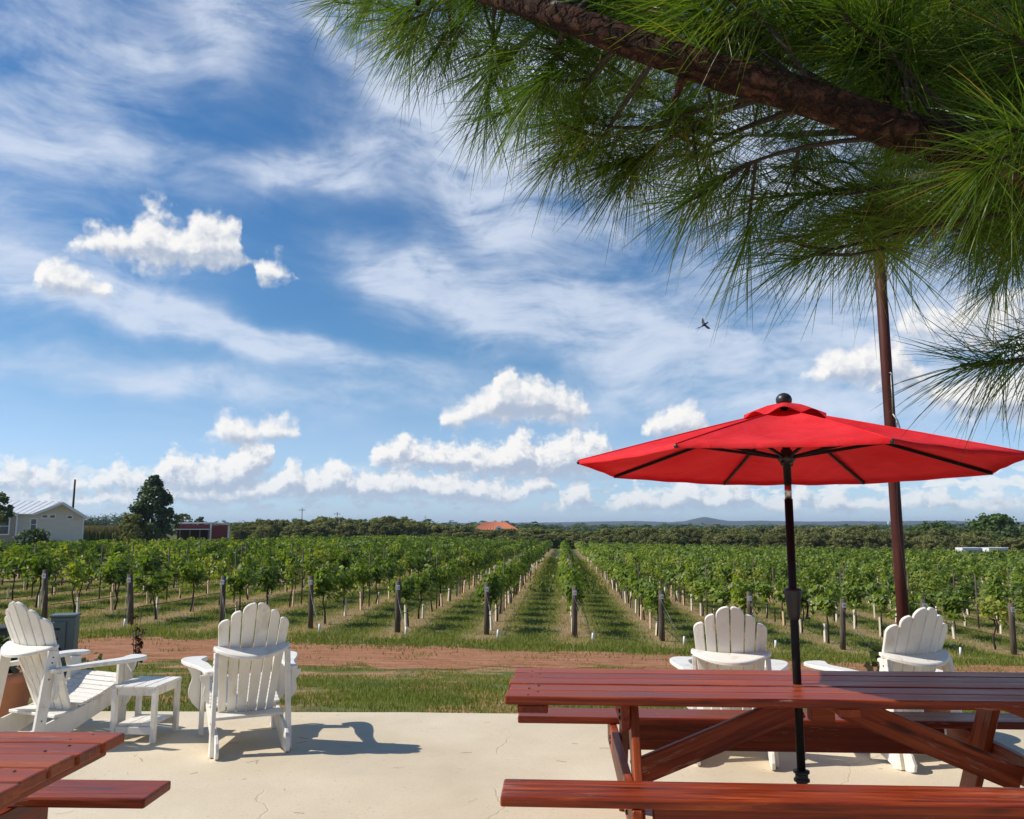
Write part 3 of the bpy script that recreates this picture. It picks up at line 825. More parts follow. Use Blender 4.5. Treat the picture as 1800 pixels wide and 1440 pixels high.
# ================================================================== picnic tables
def make_picnic(name, L=2.93):
    t = empty(name, (0, 0, 0)); hl = L / 2
    rr = random.Random(3)
    nb = 5; bw = .141; gap = .006; tw = nb * bw + (nb - 1) * gap
    for k in range(nb):
        y = -tw / 2 + bw / 2 + k * (bw + gap); j0 = rr.uniform(-.012, .012); j1 = rr.uniform(-.012, .012)
        dz = rr.uniform(-.002, .002)
        beam('top_board', (-hl + j0, y, .741 + dz), (hl + j1, y, .741 + dz + rr.uniform(-.002, .002)), bw, .038, M_WOOD, t, bev=.007, seg=2)
    for x in (-hl + .115, 0.02, hl - .115):
        beam('top_cleat', (x, -tw / 2 + .015, .7015), (x, tw / 2 - .015, .7015), .135 if abs(x) > .5 else .09, .036, M_WOOD, t, bev=.005)
    for s in (-1, 1):
        x = s * .90
        for q in (-1, 1):
            beam('leg', (x, q * .20, .716), (x, q * .60, .012), .038, .135, M_WOOD, t, up=(0, 1, 0), bev=.005)
        beam('bench_bearer', (x + s * .040, -.80, .365), (x + s * .040, .80, .365), .038, .135, M_WOOD, t, bev=.005)
        beam('top_bearer', (x + s * .040, -.32, .665), (x + s * .040, .32, .665), .038, .108, M_WOOD, t, bev=.005)
        # brace from the middle of the top down to the bearer
        beam('brace', (s * .10, -.012, .665), (s * (.90 - .020), -.012, .345), .038, .116, M_WOOD, t, bev=.004)
    box('centre_block', (-.055, -.035, .592), (.055, .035, .683), M_WOOD, t, .004)
    for q in (-1, 1):
        y = q * .675
        beam('seat_board', (-hl + rr.uniform(-.01, .01), y, .453), (hl + rr.uniform(-.01, .01), y, .453), .235, .038, M_WOOD, t, bev=.008, seg=2)
        beam('seat_apron', (-.875, y + .055 * q, .348), (.875, y + .055 * q, .348), .036, .165, M_WOOD, t, bev=.004)
    for s in (-1, 1):
        for q in (-1, 1):
            for (yy, zz) in ((q * .535, .375), (q * .545, .345), (q * .225, .672), (q * .24, .645)):
                o = lathe('bolt_head', [(.001, 0), (.011, 0), (.011, .005), (.006, .008), (.001, .008)], M_RUBBER, t, 8)
                o.location = (s * .959, yy, zz); o.rotation_euler = (0, R(90 * s), 0)
    for k in range(5):
        y = -tw / 2 + bw / 2 + k * (bw + gap)
        for x in (-hl + .115, hl - .115):
            for d in (-.035, .035):
                lathe('screw_head', [(.001, -.002), (.0055, -.002), (.0055, .0012), (.001, .0016)], M_RUBBER, t, 8).location = (x + d * .6, y + d, .7605)
    return t
pt = make_picnic('picnic_table')
pt.location = (1.458, 4.03, 0.0); pt.rotation_euler = (0, 0, R(-3.2))
tag(pt, 'long red stained picnic table with benches and an umbrella through its top', 'picnic table', 'red picnic tables on the patio')
pt2 = copy_tree(pt)
pt2.location = (-1.42 - 1.465, 2.79, 0.0); pt2.rotation_euler = (0, 0, R(-2.0))
tag(pt2, 'red picnic table cut off by the left edge, only its corner showing', 'picnic table', 'red picnic tables on the patio')

# ================================================================== umbrella
def make_umbrella():
    UX, UY = 1.347, 4.012
    t = empty('patio_umbrella', (UX, UY, 0))
    tag(t, 'open red eight panel patio umbrella on a black crank pole', 'umbrella')
    RIM, ZR, ZT, PH = 1.03, 1.79, 2.068, R(182.5)
    tx, ty = -.021, -.025
    def surf(r, a):
        """canopy height at radius r, a = 0..1 across one panel (ribs at 0 and 1)"""
        f = r / RIM
        z = ZT + (ZR - ZT) * (f ** 1.06) - .018 * math.sin(math.pi * min(1, f)) * (1 if False else 0)
        sag = -.028 * math.sin(math.pi * a) * math.sin(math.pi * min(.96, f) ** 1.2) + .0
        return z + sag
    NR, NA = 14, 16
    r0 = .035
    ribs = []
    for k in range(8):
        a0 = PH + k * math.pi / 4; a1 = a0 + math.pi / 4
        V = []; Fc = []
        p0 = Vector((math.cos(a0), math.sin(a0))); p1 = Vector((math.cos(a1), math.sin(a1)))
        for i in range(NR + 1):
            f = i / NR; r = r0 + (RIM - r0) * f
            for j in range(NA + 1):
                a = j / NA
                q = (p0 * (1 - a) + p1 * a) * r
                q *= 1 - .022 * math.sin(math.pi * a) * f ** 6        # hem scallops in
                z = surf(r, a) + tx * q.x + ty * q.y + .0035 * math.sin(a * 17 + k * 2.3) * math.sin(f * 9 + k) * f * math.sin(math.pi * a)
                V.append((q.x, q.y, z))
        m = NA + 1
        for i in range(NR):
            for j in range(NA): Fc.append((i * m + j, i * m + j + 1, (i + 1) * m + j + 1, (i + 1) * m + j))
        # hem turned under
        b = len(V)
        for j in range(NA + 1):
            x, y, z = V[NR * m + j]; V.append((x * .995, y * .995, z - .016))
        for j in range(NA): Fc.append((NR * m + j, NR * m + j + 1, b + j + 1, b + j))
        mesh_obj('canopy_panel', V, Fc, M_CANOPY, t, True)
        e = Vector((p0.x, p0.y, 0))
        top = e * .035 + Vector((0, 0, ZT - .030)); end = e * (RIM - .004); end.z = surf(RIM - .01, 0) - .011 + tx * end.x + ty * end.y
        midr = e * .5; midr.z = surf(.5, 0) - .022 + tx * midr.x + ty * midr.y
        rib = beam('rib', top, end, .013, .017, M_BLACK, t, bev=.003)
        hub_p = e * .035 + Vector((0, 0, 1.835))
        on = top + (end - top) * .46
        beam('strut', hub_p, on, .013, .016, M_BLACK, t, bev=.003)
        sp = []; 
        for q in range(9):
            r_ = r0 + (RIM - r0) * q / 8; sp.append(Vector((e.x * r_, e.y * r_, surf(r_, 0) + .0015 + tx * e.x * r_ + ty * e.y * r_)))
        tube('seam', sp, .0032, M_CANOPY, t, 5)
        tip = beam('rib_tip', end - (end - top).normalized() * .022, end + (end - top).normalized() * .008, .015, .016, M_RUBBER, t, bev=.004)
    # wind vent: a smaller ruffled cap above the opening
    V = []; Fc = []; n = 64; prof = [(.018, 2.098), (.06, 2.094), (.11, 2.080), (.16, 2.058), (.205, 2.034)]
    for i, (r, z) in enumerate(prof):
        for k in range(n):
            a = PH + 2 * math.pi * k / n
            ph = (k / 8.0) % 1.0
            f = i / (len(prof) - 1)
            ruf = math.sin(math.pi * ph)
            rr = r * (1 - .06 * ruf * f)
            zz = z + f * f * (.030 * ruf ** 1.4 - .014) + .006 * f * math.sin(3.1 * a)
            V.append((rr * math.cos(a), rr * math.sin(a), zz + tx * rr * math.cos(a) + ty * rr * math.sin(a)))
    for i in range(len(prof) - 1):
        for k in range(n): Fc.append((i * n + k, i * n + (k + 1) % n, (i + 1) * n + (k + 1) % n, (i + 1) * n + k))
    mesh_obj('vent_cap', V, Fc, M_CANOPY, t, True)
    # ribbed ball finial
    prof = [(.012, 2.085), (.030, 2.088), (.036, 2.098)]
    for k in range(1, 12):
        a = -1.0 + k * (math.pi / 2 + 1.0) / 12; prof.append((.0385 * math.cos(a) + (.0010 if k % 2 else 0), 2.118 + .036 * math.sin(a)))
    prof.append((.001, 2.1545))
    lathe('finial', prof, M_RUBBER, t, 28)
    # pole in sections
    lathe('upper_pole', [(.019, 1.703), (.019, 2.085)], M_BLACK, t, 20)
    lathe('runner', [(.021, 1.80), (.030, 1.806), (.042, 1.822), (.042, 1.842), (.030, 1.852), (.026, 1.87), (.021, 1.875)], M_RUBBER, t, 24)
    for a in (40, 220):
        o = lathe('runner_knob', [(.001, -.012), (.008, -.010), (.010, 0), (.008, .010), (.001, .012)], M_RUBBER, t, 12)
        o.location = (.040 * math.cos(R(a)), .040 * math.sin(R(a)), 1.803)
    lathe('tilt_joint', [(.0165, 1.632), (.0165, 1.7025)], M_CHROME, t, 20)
    lathe('lower_pole', [(.0195, .30), (.0195, 1.631)], M_BLACK, t, 20)
    lathe('crank_housing', [(.020, 1.055), (.024, 1.06), (.030, 1.085), (.034, 1.14), (.042, 1.18), (.044, 1.195), (.040, 1.203), (.021, 1.208)], M_RUBBER, t, 24)
    cr = empty('crank', (0, 0, 0)); cr.parent = t
    c1 = tube('crank_arm', [(.036, -.010, 1.15), (.060, -.012, 1.145), (.064, -.012, 1.12), (.060, -.012, 1.085)], .005, M_BLACK, cr, 8)
    c2 = tube('crank_knob', [(.060, -.012, 1.084), (.058, -.012, 1.068), (.072, -.012, 1.064)], [.007, .008, .005], M_RUBBER, cr, 10)
    return t
umb = make_umbrella()
def make_stand():
    t = empty('umbrella_stand', (1.347, 4.012, 0))
    tag(t, 'black stand sleeve holding the umbrella pole below the picnic table', 'umbrella stand')
    lathe('base_plate', [(.02, .0015), (.235, .0015), (.24, .012), (.235, .03), (.20, .045), (.08, .062), (.05, .075), (.034, .078)], M_RUBBER, t, 40)
    lathe('sleeve', [(.025, .07), (.025, .325), (.036, .327), (.036, .337), (.029, .342), (.029, .36), (.037, .364), (.037, .374), (.0205, .378)], M_RUBBER, t, 24)
    k = empty('clamp_knob', (0, 0, 0)); k.parent = t
    tube('screw', [(.020, -.01, .300), (.058, -.02, .300)], .005, M_CHROME, k, 8)
    tube('handle', [(.058, -.02, .300), (.064, -.022, .300), (.072, -.024, .300)], [.014, .016, .013], M_RUBBER, k, 12)
make_stand()

# ================================================================== brown steel pole with its cable
def make_pole():
    x, y = at(1588, 1100, 8.4).x, 8.4
    z0 = G(x, y)
    t = empty('light_pole', (x, y, z0))
    tag(t, 'tall brown painted steel pole rising behind the armchair into the pine', 'pole')
    tube('shaft', [(0, 0, -.05), (0, 0, 1.5), (0, 0, 3.2), (0, 0, 5.1 - z0)], .056, M_REDPOLE, t, 20)
    lathe('cap', [(.059, 5.1 - z0), (.059, 5.115 - z0), (.03, 5.135 - z0), (.004, 5.14 - z0)], M_REDPOLE, t, 20)
    lathe('footing', [(.15, -.04), (.16, .03), (.13, .06), (.06, .065)], M_CONC, t, 20)
    pts = []
    for k in range(24):
        f = k / 23; zz = .3 + f * 2.5
        pts.append((.020 + .028 * math.sin(f * 6.5 + .6), -.061 - .004 * math.sin(f * 9), zz - z0 * 0))
    tube('cable', pts, .0045, M_HOSE, t, 6)
    h = empty('cable_hook', (0, 0, 0)); h.parent = t
    e0 = 3.35 - z0 - .28; 
    tube('eye_bolt', [(0, -.056, e0), (0, -.085, e0), (.008, -.092, e0 - .02), (0, -.085, e0 - .04)], .007, M_WIRE, h, 8)
    tube('tie_wire', [(0, -.088, e0 - .03), (.004, -.075, e0 - .25), (.0, -.07, e0 - .43)], .007, M_WIRE, h, 6)
    tube('guy_cable', [(0, -.075, e0 - .43), (.035, -.09, e0 - .50), (.070, -.10, e0 - .68), (.10, -.10, e0 - .72)], .009, M_WIRE, h, 8)
    ring = [(.10 + .022 * math.sin(a), -.10, e0 - .79 + .055 * math.cos(a)) for a in np.linspace(0, 2 * math.pi, 17)]
    tube('snap_hook', ring, .006, M_WIRE, h, 6)
    return t
make_pole()

# ================================================================== boxes, pots, hose by the patio edge
def make_cabinet(name, px, Y, w, d, ztop, m, label, door=True):
    x = at(px, 1100, Y).x; z0 = G(x, Y)
    t = empty(name, (x, Y, z0), R(14)); tag(t, label, 'utility box')
    h = ztop - z0
    b = box('housing', (-w / 2, -d / 2, -.05), (w / 2, d / 2, h - .03), m, t, .012, 2)
    box('lid', (-w / 2 - .012, -d / 2 - .012, h - .03), (w / 2 + .012, d / 2 + .012, h), m, t, .008)
    if door:
        dr = box('door', (-w / 2 + .03, -d / 2 - .022, .12), (w * .16, -d / 2 - .001, h - .075), m, t, .006)
        box('latch', (-w * .20, -.014, h * .14), (-w * .20 + .05, -.010, h * .17), M_INK, dr)
        box('name_plate', (-w * .17, -.0135, h * .27), (w * .05, -.0105, h * .30), M_INK, dr)
        lathe('meter', [(.001, 0), (.040, 0), (.044, .02), (.036, .04), (.001, .045)], M_GLASS, dr, 20).rotation_euler = (R(90), 0, 0)
    return t
make_cabinet('utility_box', 114, 9.3, .25, .20, .54, M_BOX, 'grey green metal utility box with a door behind the leftmost armchair')
make_cabinet('utility_box', -12, 9.0, .34, .25, .44, M_DARKBOX, 'dark metal utility box cut off by the left edge of the picture', False)

def make_pot(name, loc, r, h, label):
    t = empty(name, loc); tag(t, label, 'planter')
    lathe('pot', [(r * .66, 0.0015), (r * .70, .02), (r * .95, h * .80), (r * 1.06, h * .81), (r * 1.08, h * .99), (r * 1.0, h), (r * .92, h * .98), (r * .90, h * .86)], M_TERRA, t, 32)
    lathe('soil', [(.001, h * .87), (r * .90, h * .865)], M_SOIL, t, 24)
    return t
def make_leafy(name, loc, h, n, spread, m, label, cat, size=(.05, .11), rnd=(0, 1), seed=1, stems=9, single=False):
    t = empty(name, loc); tag(t, label, cat)
    g = np.random.default_rng(seed)
    for k in range(stems):
        a = g.uniform(0, 2 * math.pi); l = h * g.uniform(.6, 1.05); b = spread * g.uniform(.3, 1)
        path = [(0.02 * math.cos(a), .02 * math.sin(a), 0), (b * .45 * math.cos(a), b * .45 * math.sin(a), l * .6), (b * math.cos(a), b * math.sin(a), l)]
        st = tube('stem', path, [.006, .004, .002], M_TWIG, t, 5)
        f = g.uniform(.25, 1, n)
        P = np.stack([np.interp(f, [0, .6, 1], [p[i] for p in path]) for i in range(3)], -1) + g.normal(size=(n, 3)) * .012
        N = g.normal(size=(n, 3)) + [0, 0, .8]
        V, F, rr = leaves(P, N, g.uniform(*size, n), g.uniform(*rnd, n), LEAF_QUAD, LEAF_QUAD_F, g, .2)
        if single:
            for q in range(n): np_obj('leaf', V[q * 4:q * 4 + 4], LEAF_QUAD_F, m, t, rr[q * 4:q * 4 + 4])
        else: np_obj('leaf_spray', V, F, m, t, rr)['kind'] = 'stuff'
    return t
make_pot('terracotta_planter', (-3.93, 6.55, 0.001), .23, .40, 'terracotta pot at the left edge behind the leftmost armchair')
make_leafy('pot_plant', (-3.93, 6.55, .34), .34, 16, .30, M_HOUSEPLANT, 'leafy green plant growing in the terracotta pot at left', 'plant', seed=4)
make_pot('terracotta_planter', (3.02, 6.15, 0.001), .20, .36, 'terracotta pot behind the right armchair, seen below the table top')
make_leafy('flower_bush', (at(150, 1140, 8.0).x, 8.0, G(-4.3, 8.0)), .42, 20, .26, M_HOUSEPLANT, 'low grey green bush below the utility box at the lawn edge', 'bush', (.03, .06), (.2, 1), 9)
make_leafy('dry_weed', (at(240, 1140, 12.4).x, 12.4, G(-5.7, 12.4)), .78, 12, .22, M_DRYLEAF, 'dry reddish weed standing beside the dirt road', 'weed', (.04, .08), (0, 1), 12, 7)
make_leafy('maize_plant', (at(1536, 1135, 10.5).x, 10.5, G(4.6, 10.5)), .55, 8, .18, M_CROP, 'pale broad leaved plant left of the rightmost armchair back', 'plant', (.09, .17), (.45, .8), 21, 4, True)
hz0 = [(-4.30, 7.6, .02), (-4.22, 7.5, .30), (-4.15, 7.35, .56), (-4.10, 7.1, .66), (-4.08, 6.8, .58), (-4.10, 6.55, .42), (-4.16, 6.4, .2), (-4.25, 6.3, .014)]
hose = tube('garden_hose', [Vector(p) for p in hz0], .016, M_HOSEGREEN, None, 10)
tag(hose, 'yellow green garden hose arching beside the left armchair', 'hose')

# ================================================================== bird
def make_bird():
    c = at(1238, 571, 22.0)
    me_v = []; me_f = []
    def add(V, F):
        o = len(me_v); me_v.extend([tuple(v) for v in V]); me_f.extend([tuple(i + o for i in f) for f in F])
    bm = bmesh.new()
    # body axis points right and up in the picture
    ax = Vector((.80, .25, .55)).normalized()
    path = [ax * s for s in (-.12, -.08, -.03, .02, .06, .085, .105, .125, .14)]
    rad = [.006, .014, .024, .026, .020, .016, .018, .012, .003]
    V, F = tube_arrays(path, rad, 10); add(V, F)
    def blade(pts, th=.004):
        n = len(pts); V = [Vector(p) + Vector((0, -th, 0)) for p in pts] + [Vector(p) + Vector((0, th, 0)) for p in pts]
        F = [tuple(range(n))[::-1], tuple(range(n, 2 * n))] + [(i, (i + 1) % n, n + (i + 1) % n, n + i) for i in range(n)]
        add(V, F)
    blade([(.01, 0, .0), (-.035, .05, .02), (-.045, .07, .09), (-.030, .09, .155), (-.006, .10, .20), (.006, .09, .165), (.014, .05, .08), (.030, 0, .02)])
    blade([(.03, 0, .005), (.06, -.03, -.03), (.10, -.06, -.075), (.125, -.08, -.115), (.10, -.08, -.125), (.055, -.07, -.115), (.02, -.05, -.075), (-.012, 0, -.02)])
    b = -ax * .11
    blade([b + Vector((0, 0, .006)), b + Vector((-.06, 0, -.004)), b + Vector((-.14, 0, -.060)), b + Vector((-.145, 0, -.066)), b + Vector((-.06, 0, -.022)), b + Vector((0, 0, -.004))], .003)
    blade([b + Vector((.004, 0, .0)), b + Vector((-.03, 0, -.034)), b + Vector((-.10, 0, -.115)), b + Vector((-.105, 0, -.112)), b + Vector((-.04, 0, -.030)), b + Vector((-.006, 0, -.002))], .003)
    o = mesh_obj('bird', me_v, me_f, M_FEATHER, None, False); o.location = c; o.scale = (1.15,) * 3
    tag(o, 'small dark fork tailed bird flying against the sky', 'bird')
    bm.free()
make_bird()

# ================================================================== vineyard
CA, SA = math.cos(ROW_A), math.sin(ROW_A)
def rowpos(k, y):
    """point of row k at depth y"""
    u = ROW_U0 + ROW_S * k; x = (u + y * SA) / CA
    return x, y
NUMW = {9: 'nine', 10: 'ten', 11: 'eleven', 12: 'twelve', 13: 'thirteen', 14: 'fourteen', 15: 'fifteen', 16: 'sixteen', 17: 'seventeen', 18: 'eighteen', 19: 'nineteen', 20: 'twenty', 21: 'twenty one'}
TAG0 = 15                                     # the tag on row 0's post
ORD = ['first', 'second', 'third', 'fourth', 'fifth', 'sixth', 'seventh', 'eighth', 'ninth', 'tenth', 'eleventh', 'twelfth', 'thirteenth', 'fourteenth', 'fifteenth', 'sixteenth', 'seventeenth', 'eighteenth', 'nineteenth', 'twentieth']

def text_mesh(s, size):
    cu = bpy.data.curves.new('tag_text', 'FONT'); cu.body = s; cu.size = size; cu.align_x = 'CENTER'; cu.align_y = 'CENTER'; cu.extrude = .0008
    ob = bpy.data.objects.new('tag_text', cu); COL.objects.link(ob)
    dg = bpy.context.evaluated_depsgraph_get(); dg.update()
    me = bpy.data.meshes.new_from_object(ob.evaluated_get(dg))
    bpy.data.objects.remove(ob); bpy.data.curves.remove(cu)
    return me
POST_INFO = {-6: (1000, 3.5), -5: (1010, 4), -4: (1010, 0), -3: (1013, 1), -2: (1018, .5), -1: (1022, 0), 0: (1028, -.5), 1: (1035, 0), 2: (1037, 0), 3: (1038, -3), 4: (1038, 0), 5: (1040, -1), 6: (1042, 1)}
for k in range(-6, 7):
    x, y = rowpos(k, ROW_Y); y += random.uniform(-.25, .25); z0 = G(x, y)
    lean = R(POST_INFO[k][1] + random.uniform(-.6, .6))
    t = empty('end_post', (x, y, z0))
    num = TAG0 + k
    tag(t, f'weathered wooden end post of a vine row, tagged {NUMW[num]}', 'post', 'wooden end posts of the vine rows')
    h = 1.46 + random.uniform(-.04, .05); r = .078 + random.uniform(-.006, .008)
    top = Vector((-math.sin(lean) * h, -.03, h))
    sh = tube('shaft', [Vector((0, 0, -.1)), top * .35, top * .7, top], [r * 1.05, r * 1.02, r, r * .95], M_POST, t, 12)
    tp = top * .88 + Vector((0, -r - .006, 0))
    pl = box('number_tag', (tp.x - .055, tp.y - .004, tp.z - .065), (tp.x + .055, tp.y + .002, tp.z + .065), M_PVC, t, .002)
    me = text_mesh(str(num), .10); me.materials.append(M_INK)
    tx = link(bpy.data.objects.new('tag_number', me), pl); tx.rotation_euler = (R(90), 0, 0); tx.location = (0, -.0045, 0)
    # guy wires down to the white anchor
    ax_, ay_ = x + .42 + random.uniform(-.1, .1), y - 1.05 + random.uniform(-.1, .1)
    az_ = G(ax_, ay_)
    for q, hh in ((-.03, .82), (.03, .60)):
        w0 = top * hh + Vector((q, -r, 0)); w1 = Vector((ax_ - x + q, ay_ - y, az_ - z0 + .10))
        tube('guy_wire', [w0, w0 * .5 + w1 * .5 + Vector((0, 0, -.02)), w1], .0032, M_WIRE, t, 5)
    a = empty('ground_anchor', (ax_, ay_, az_)); tag(a, f'short white anchor stake in front of the post tagged {NUMW[num]}', 'stake', 'white anchor stakes of the vine rows')
    tube('stub', [(0, 0, -.05), (.015, 0, .12), (.02, .0, .235)], [.032, .032, .030], M_PVC, a, 10)
    tube('anchor_rod', [(0.01, .01, -.05), (.02, .03, .10)], .008, M_WIRE, a, 6)

# ---- vine variants
def vine_arrays(g, nshoot, nleaf, size, tmpl, faces, width=1.0, hue=0.0, low=.55, top=2.0):
    parts = []
    for s in range(nshoot):
        x0 = g.uniform(-1, 1) * width * .95
        z0 = g.uniform(.85, 1.15)
        side = g.choice([-1, 1]); reach = g.uniform(.08, .40)
        h = g.uniform(.35, top - 1.05); L = np.linspace(0, 1, nleaf)
        droop = g.uniform(.1, 1.0)
        px_ = x0 + g.normal() * .22 * L
        py_ = side * reach * L ** 1.2
        pz_ = z0 + h * np.sin(np.minimum(L * 1.9, math.pi * .95)) * 1.0 - droop * np.maximum(0, L - .45) ** 1.5 * 1.9
        pz_ = np.maximum(pz_, low + g.uniform(-.1, .25))
        P = np.stack([px_, py_, pz_], -1) + g.normal(size=(nleaf, 3)) * [.085, .085, .075]
        N = np.stack([g.normal(size=nleaf) * .6, side * (.3 + g.uniform(0, 1, nleaf)), g.uniform(.1, 1.4, nleaf)], -1)
        rn = np.clip(g.normal(.42 + hue, .20, nleaf) + .18 * (L - .4), 0, 1)
        parts.append(leaves(P, N, g.uniform(.75, 1.25, nleaf) * size, rn, tmpl, faces, g, .8))
    return join_arrays(parts)
def quad_tris(v, f, r): return v, f, r
VAR = []
gv = np.random.default_rng(11)
for i in range(12):
    hue = [.0, .08, -.12, .18, -.06, .05, .28, -.16, .0, .12, -.02, .06][i]
    dens = [15, 11, 19, 9, 13, 17, 8, 18, 12, 15, 13, 10][i]
    V, F, rr = vine_arrays(gv, dens, 21, .120, LEAF_LOBED, LEAF_LOBED_F, .58, hue, .55 + .12 * (i % 3), 1.55 + .14 * (i % 4))
    me = np_mesh('vine_foliage', V, F, rr); me.materials.append(M_VINE)
    # trunk with two arms along the wire
    b = gv.uniform(-.06, .06, 6)
    V1, F1 = tube_arrays([(b[0], b[1], -.05), (b[2], b[3], .35), (b[4], b[5], .7), (0, 0, .98)], [.032, .026, .022, .02], 7)
    V2, F2 = tube_arrays([(-.95, .02, 1.03), (-.45, -.02, 1.04), (0, 0, .97), (.45, .02, 1.05), (.95, 0, 1.03)], [.008, .014, .019, .014, .008], 6)
    tm = bpy.data.meshes.new('vine_trunk'); tm.from_pydata([tuple(v) for v in V1 + V2], [], F1 + [tuple(q + len(V1) for q in f) for f in F2]); tm.update(); tm.materials.append(M_VTRUNK)
    for p_ in tm.polygons: p_.use_smooth = True
    VAR.append((me, tm))
gm = []
for m_ in (M_TUBE, M_PALE):
    V1, F1 = tube_arrays([(0, 0, -.03), (0, 0, .3), (0, 0, .62)], [.042, .042, .042], 4)
    me = bpy.data.meshes.new('vine_guard'); me.from_pydata([tuple(v) for v in V1], [], F1); me.update(); me.materials.append(m_); gm.append(me)

def end_y(x0):                                 # far end of a row
    return 158.0 if x0 < 22 else 158.0 - min(48, (x0 - 22) * 1.15)
plants = []
VS = 2.4
for k in range(-14, 34):
    x0, _ = rowpos(k, ROW_Y)
    n = 0; y = ROW_Y + 1.3
    gk = np.random.default_rng(1000 + k)
    far = end_y(x0) if k > -14 else 90
    while y < far:
        x, _ = rowpos(k, y)
        t_px = abs(x / (y * 1.0)) * FPX
        if t_px < 985 + 2400 / y:
            plants.append((y if True else 0, k, n, x, y + gk.uniform(-.15, .15)))
        n += 1; y += VS
plants.sort(key=lambda q: math.hypot(q[3], q[4]))
near, rest = plants[:300], plants[300:]
seen_rows = set()
for (_, k, n, x, y) in near:
    vi = random.randrange(12)
    if k >= 1 and random.random() < .3: vi = random.choice((0, 4, 5, 9))
    me, tm = VAR[vi]
    z = G(x, y)
    t = empty('grape_vine', (x, y, z), math.pi / 2 - ROW_A + (math.pi if random.random() < .5 else 0) + random.uniform(-.05, .05))
    s = random.uniform(.9, 1.08); t.scale = (random.uniform(.95, 1.15), random.uniform(.9, 1.2), s)
    num = TAG0 + k
    where = f'the row behind the post tagged {NUMW.get(num)}' if -6 <= k <= 6 else (f'the {ORD[-7 - k]} row left of the post tagged nine' if k < -6 else f'the {ORD[k - 7]} row right of the post tagged twenty one')
    o_n = ORD[n] if n < 20 else f'{n + 1}th'
    tag(t, f'{o_n} grape vine along {where}', 'grape vine', 'grape vines in the nearest rows')
    f = link(bpy.data.objects.new('foliage', me), t)
    tr = link(bpy.data.objects.new('trunk', tm), t)
    pr = .95 if k < 5 else .8
    if random.random() < pr:
        gd = link(bpy.data.objects.new('trunk_guard', gm[0] if random.random() < (.55 if k < 0 else .15) else gm[1]), t)
        gd.location = (random.uniform(-.25, .25), random.uniform(-.06, .06), 0); gd.rotation_euler = (random.uniform(-.07, .07), random.uniform(-.07, .07), random.uniform(-.25, .25))
        gd.scale = (1, 1, random.uniform(.75, 1.1))
# the rest of the vineyard: one mass of vines
parts = []; guards = []
base = []
gl = np.random.default_rng(5)
for i in range(8):
    base.append((vine_arrays(gl, 15, 9, .23, LEAF_QUAD, LEAF_QUAD_F, .82, [0, .08, -.1, .14, -.05, .04, .2, -.08][i], .55, 1.82),
                 vine_arrays(gl, 9, 7, .36, LEAF_QUAD, LEAF_QUAD_F, .95, [0, .08, -.08, .12, -.04, .06, .14, -.06][i], .6, 1.82)))
ang = math.pi / 2 - ROW_A
for (_, k, n, x, y) in rest:
    a, b = base[random.randrange(8)]; V, F, rr = a if y < 85 else b
    th_ = ang + (math.pi if random.random() < .5 else 0); c, s = math.cos(th_), math.sin(th_)
    sc_ = random.uniform(.88, 1.1)
    W = np.stack([V[:, 0] * c - V[:, 1] * s + x, V[:, 0] * s + V[:, 1] * c + y, V[:, 2] * sc_ + G(x, y)], -1)
    parts.append((W, F, np.clip(rr + random.uniform(-.08, .08), 0, 1)))
    if y < 100 and random.random() < .7: guards.append((x, y))
V, F, rr = join_arrays(parts)
vm = np_obj('distant_vines', V, F, M_VINE, None, rr)
tag(vm, 'far rows of leafy grape vines running back to the hedgerow', 'vines', kind='stuff')
gp = []
GB = np.array([(-.03, -.03, 0), (.03, -.03, 0), (.03, .03, 0), (-.03, .03, 0), (-.03, -.03, .6), (.03, -.03, .6), (.03, .03, .6), (-.03, .03, .6)])
GF = np.array([(0, 1, 5, 4), (1, 2, 6, 5), (2, 3, 7, 6), (3, 0, 4, 7), (4, 5, 6, 7)])
for x, y in guards:
    gp.append((GB + [x + random.uniform(-.2, .2), y, G(x, y)], GF, np.zeros(8)))
V, F, rr = join_arrays(gp)
gd = np_obj('distant_vine_guards', V, F, M_PALE, None)
tag(gd, 'pale guards round the trunks of the far vines', 'vine guards', kind='stuff')

# ---- hoses and wires along the nearest rows, line posts
for k in range(-8, 9):
    num = TAG0 + k
    name_row = f'row behind the post tagged {NUMW.get(num)}' if -6 <= k <= 6 else (f'row well left of the post tagged nine' if k < -6 else 'row well right of the post tagged twenty one')
    pts = []; pw_ = []
    for j in range(26):
        y = ROW_Y + .1 + j * 2.4; x, _ = rowpos(k, y); z = G(x, y)
        pts.append((x, y, z + .46 - (.03 if j % 2 else 0))); pw_.append((x, y, z + 1.32))
    o = tube('drip_hose', pts, .011, M_HOSE, None, 5); 
    if k in (-8, -7): lab = 'black drip hose along the ' + ['second', 'first'][k + 8] + ' vine row left of post nine'
    elif k in (7, 8): lab = 'black drip hose along the ' + ['first', 'second'][k - 7] + ' vine row right of post twenty one'
    else: lab = f'black drip hose strung along the {name_row}'
    tag(o, lab, 'hose', 'drip hoses of the vine rows')
    o2 = tube('trellis_wire', pw_, .004, M_WIRE, None, 4)
    tag(o2, lab.replace('black drip hose', 'thin steel trellis wire'), 'wire', 'trellis wires of the vine rows')
    for j in (1, 2, 3):
        y = ROW_Y + j * 7.2 + .1; x, _ = rowpos(k, y); z = G(x, y)
        p = tube('line_post', [(x, y, z - .1), (x, y, z + 1.0), (x, y, z + 2.02)], .028, M_POST, None, 6)
        tag(p, f'{ORD[j - 1]} thin line post along ' + (lab.split('along the ')[1]), 'post', 'thin line posts of the vine rows')

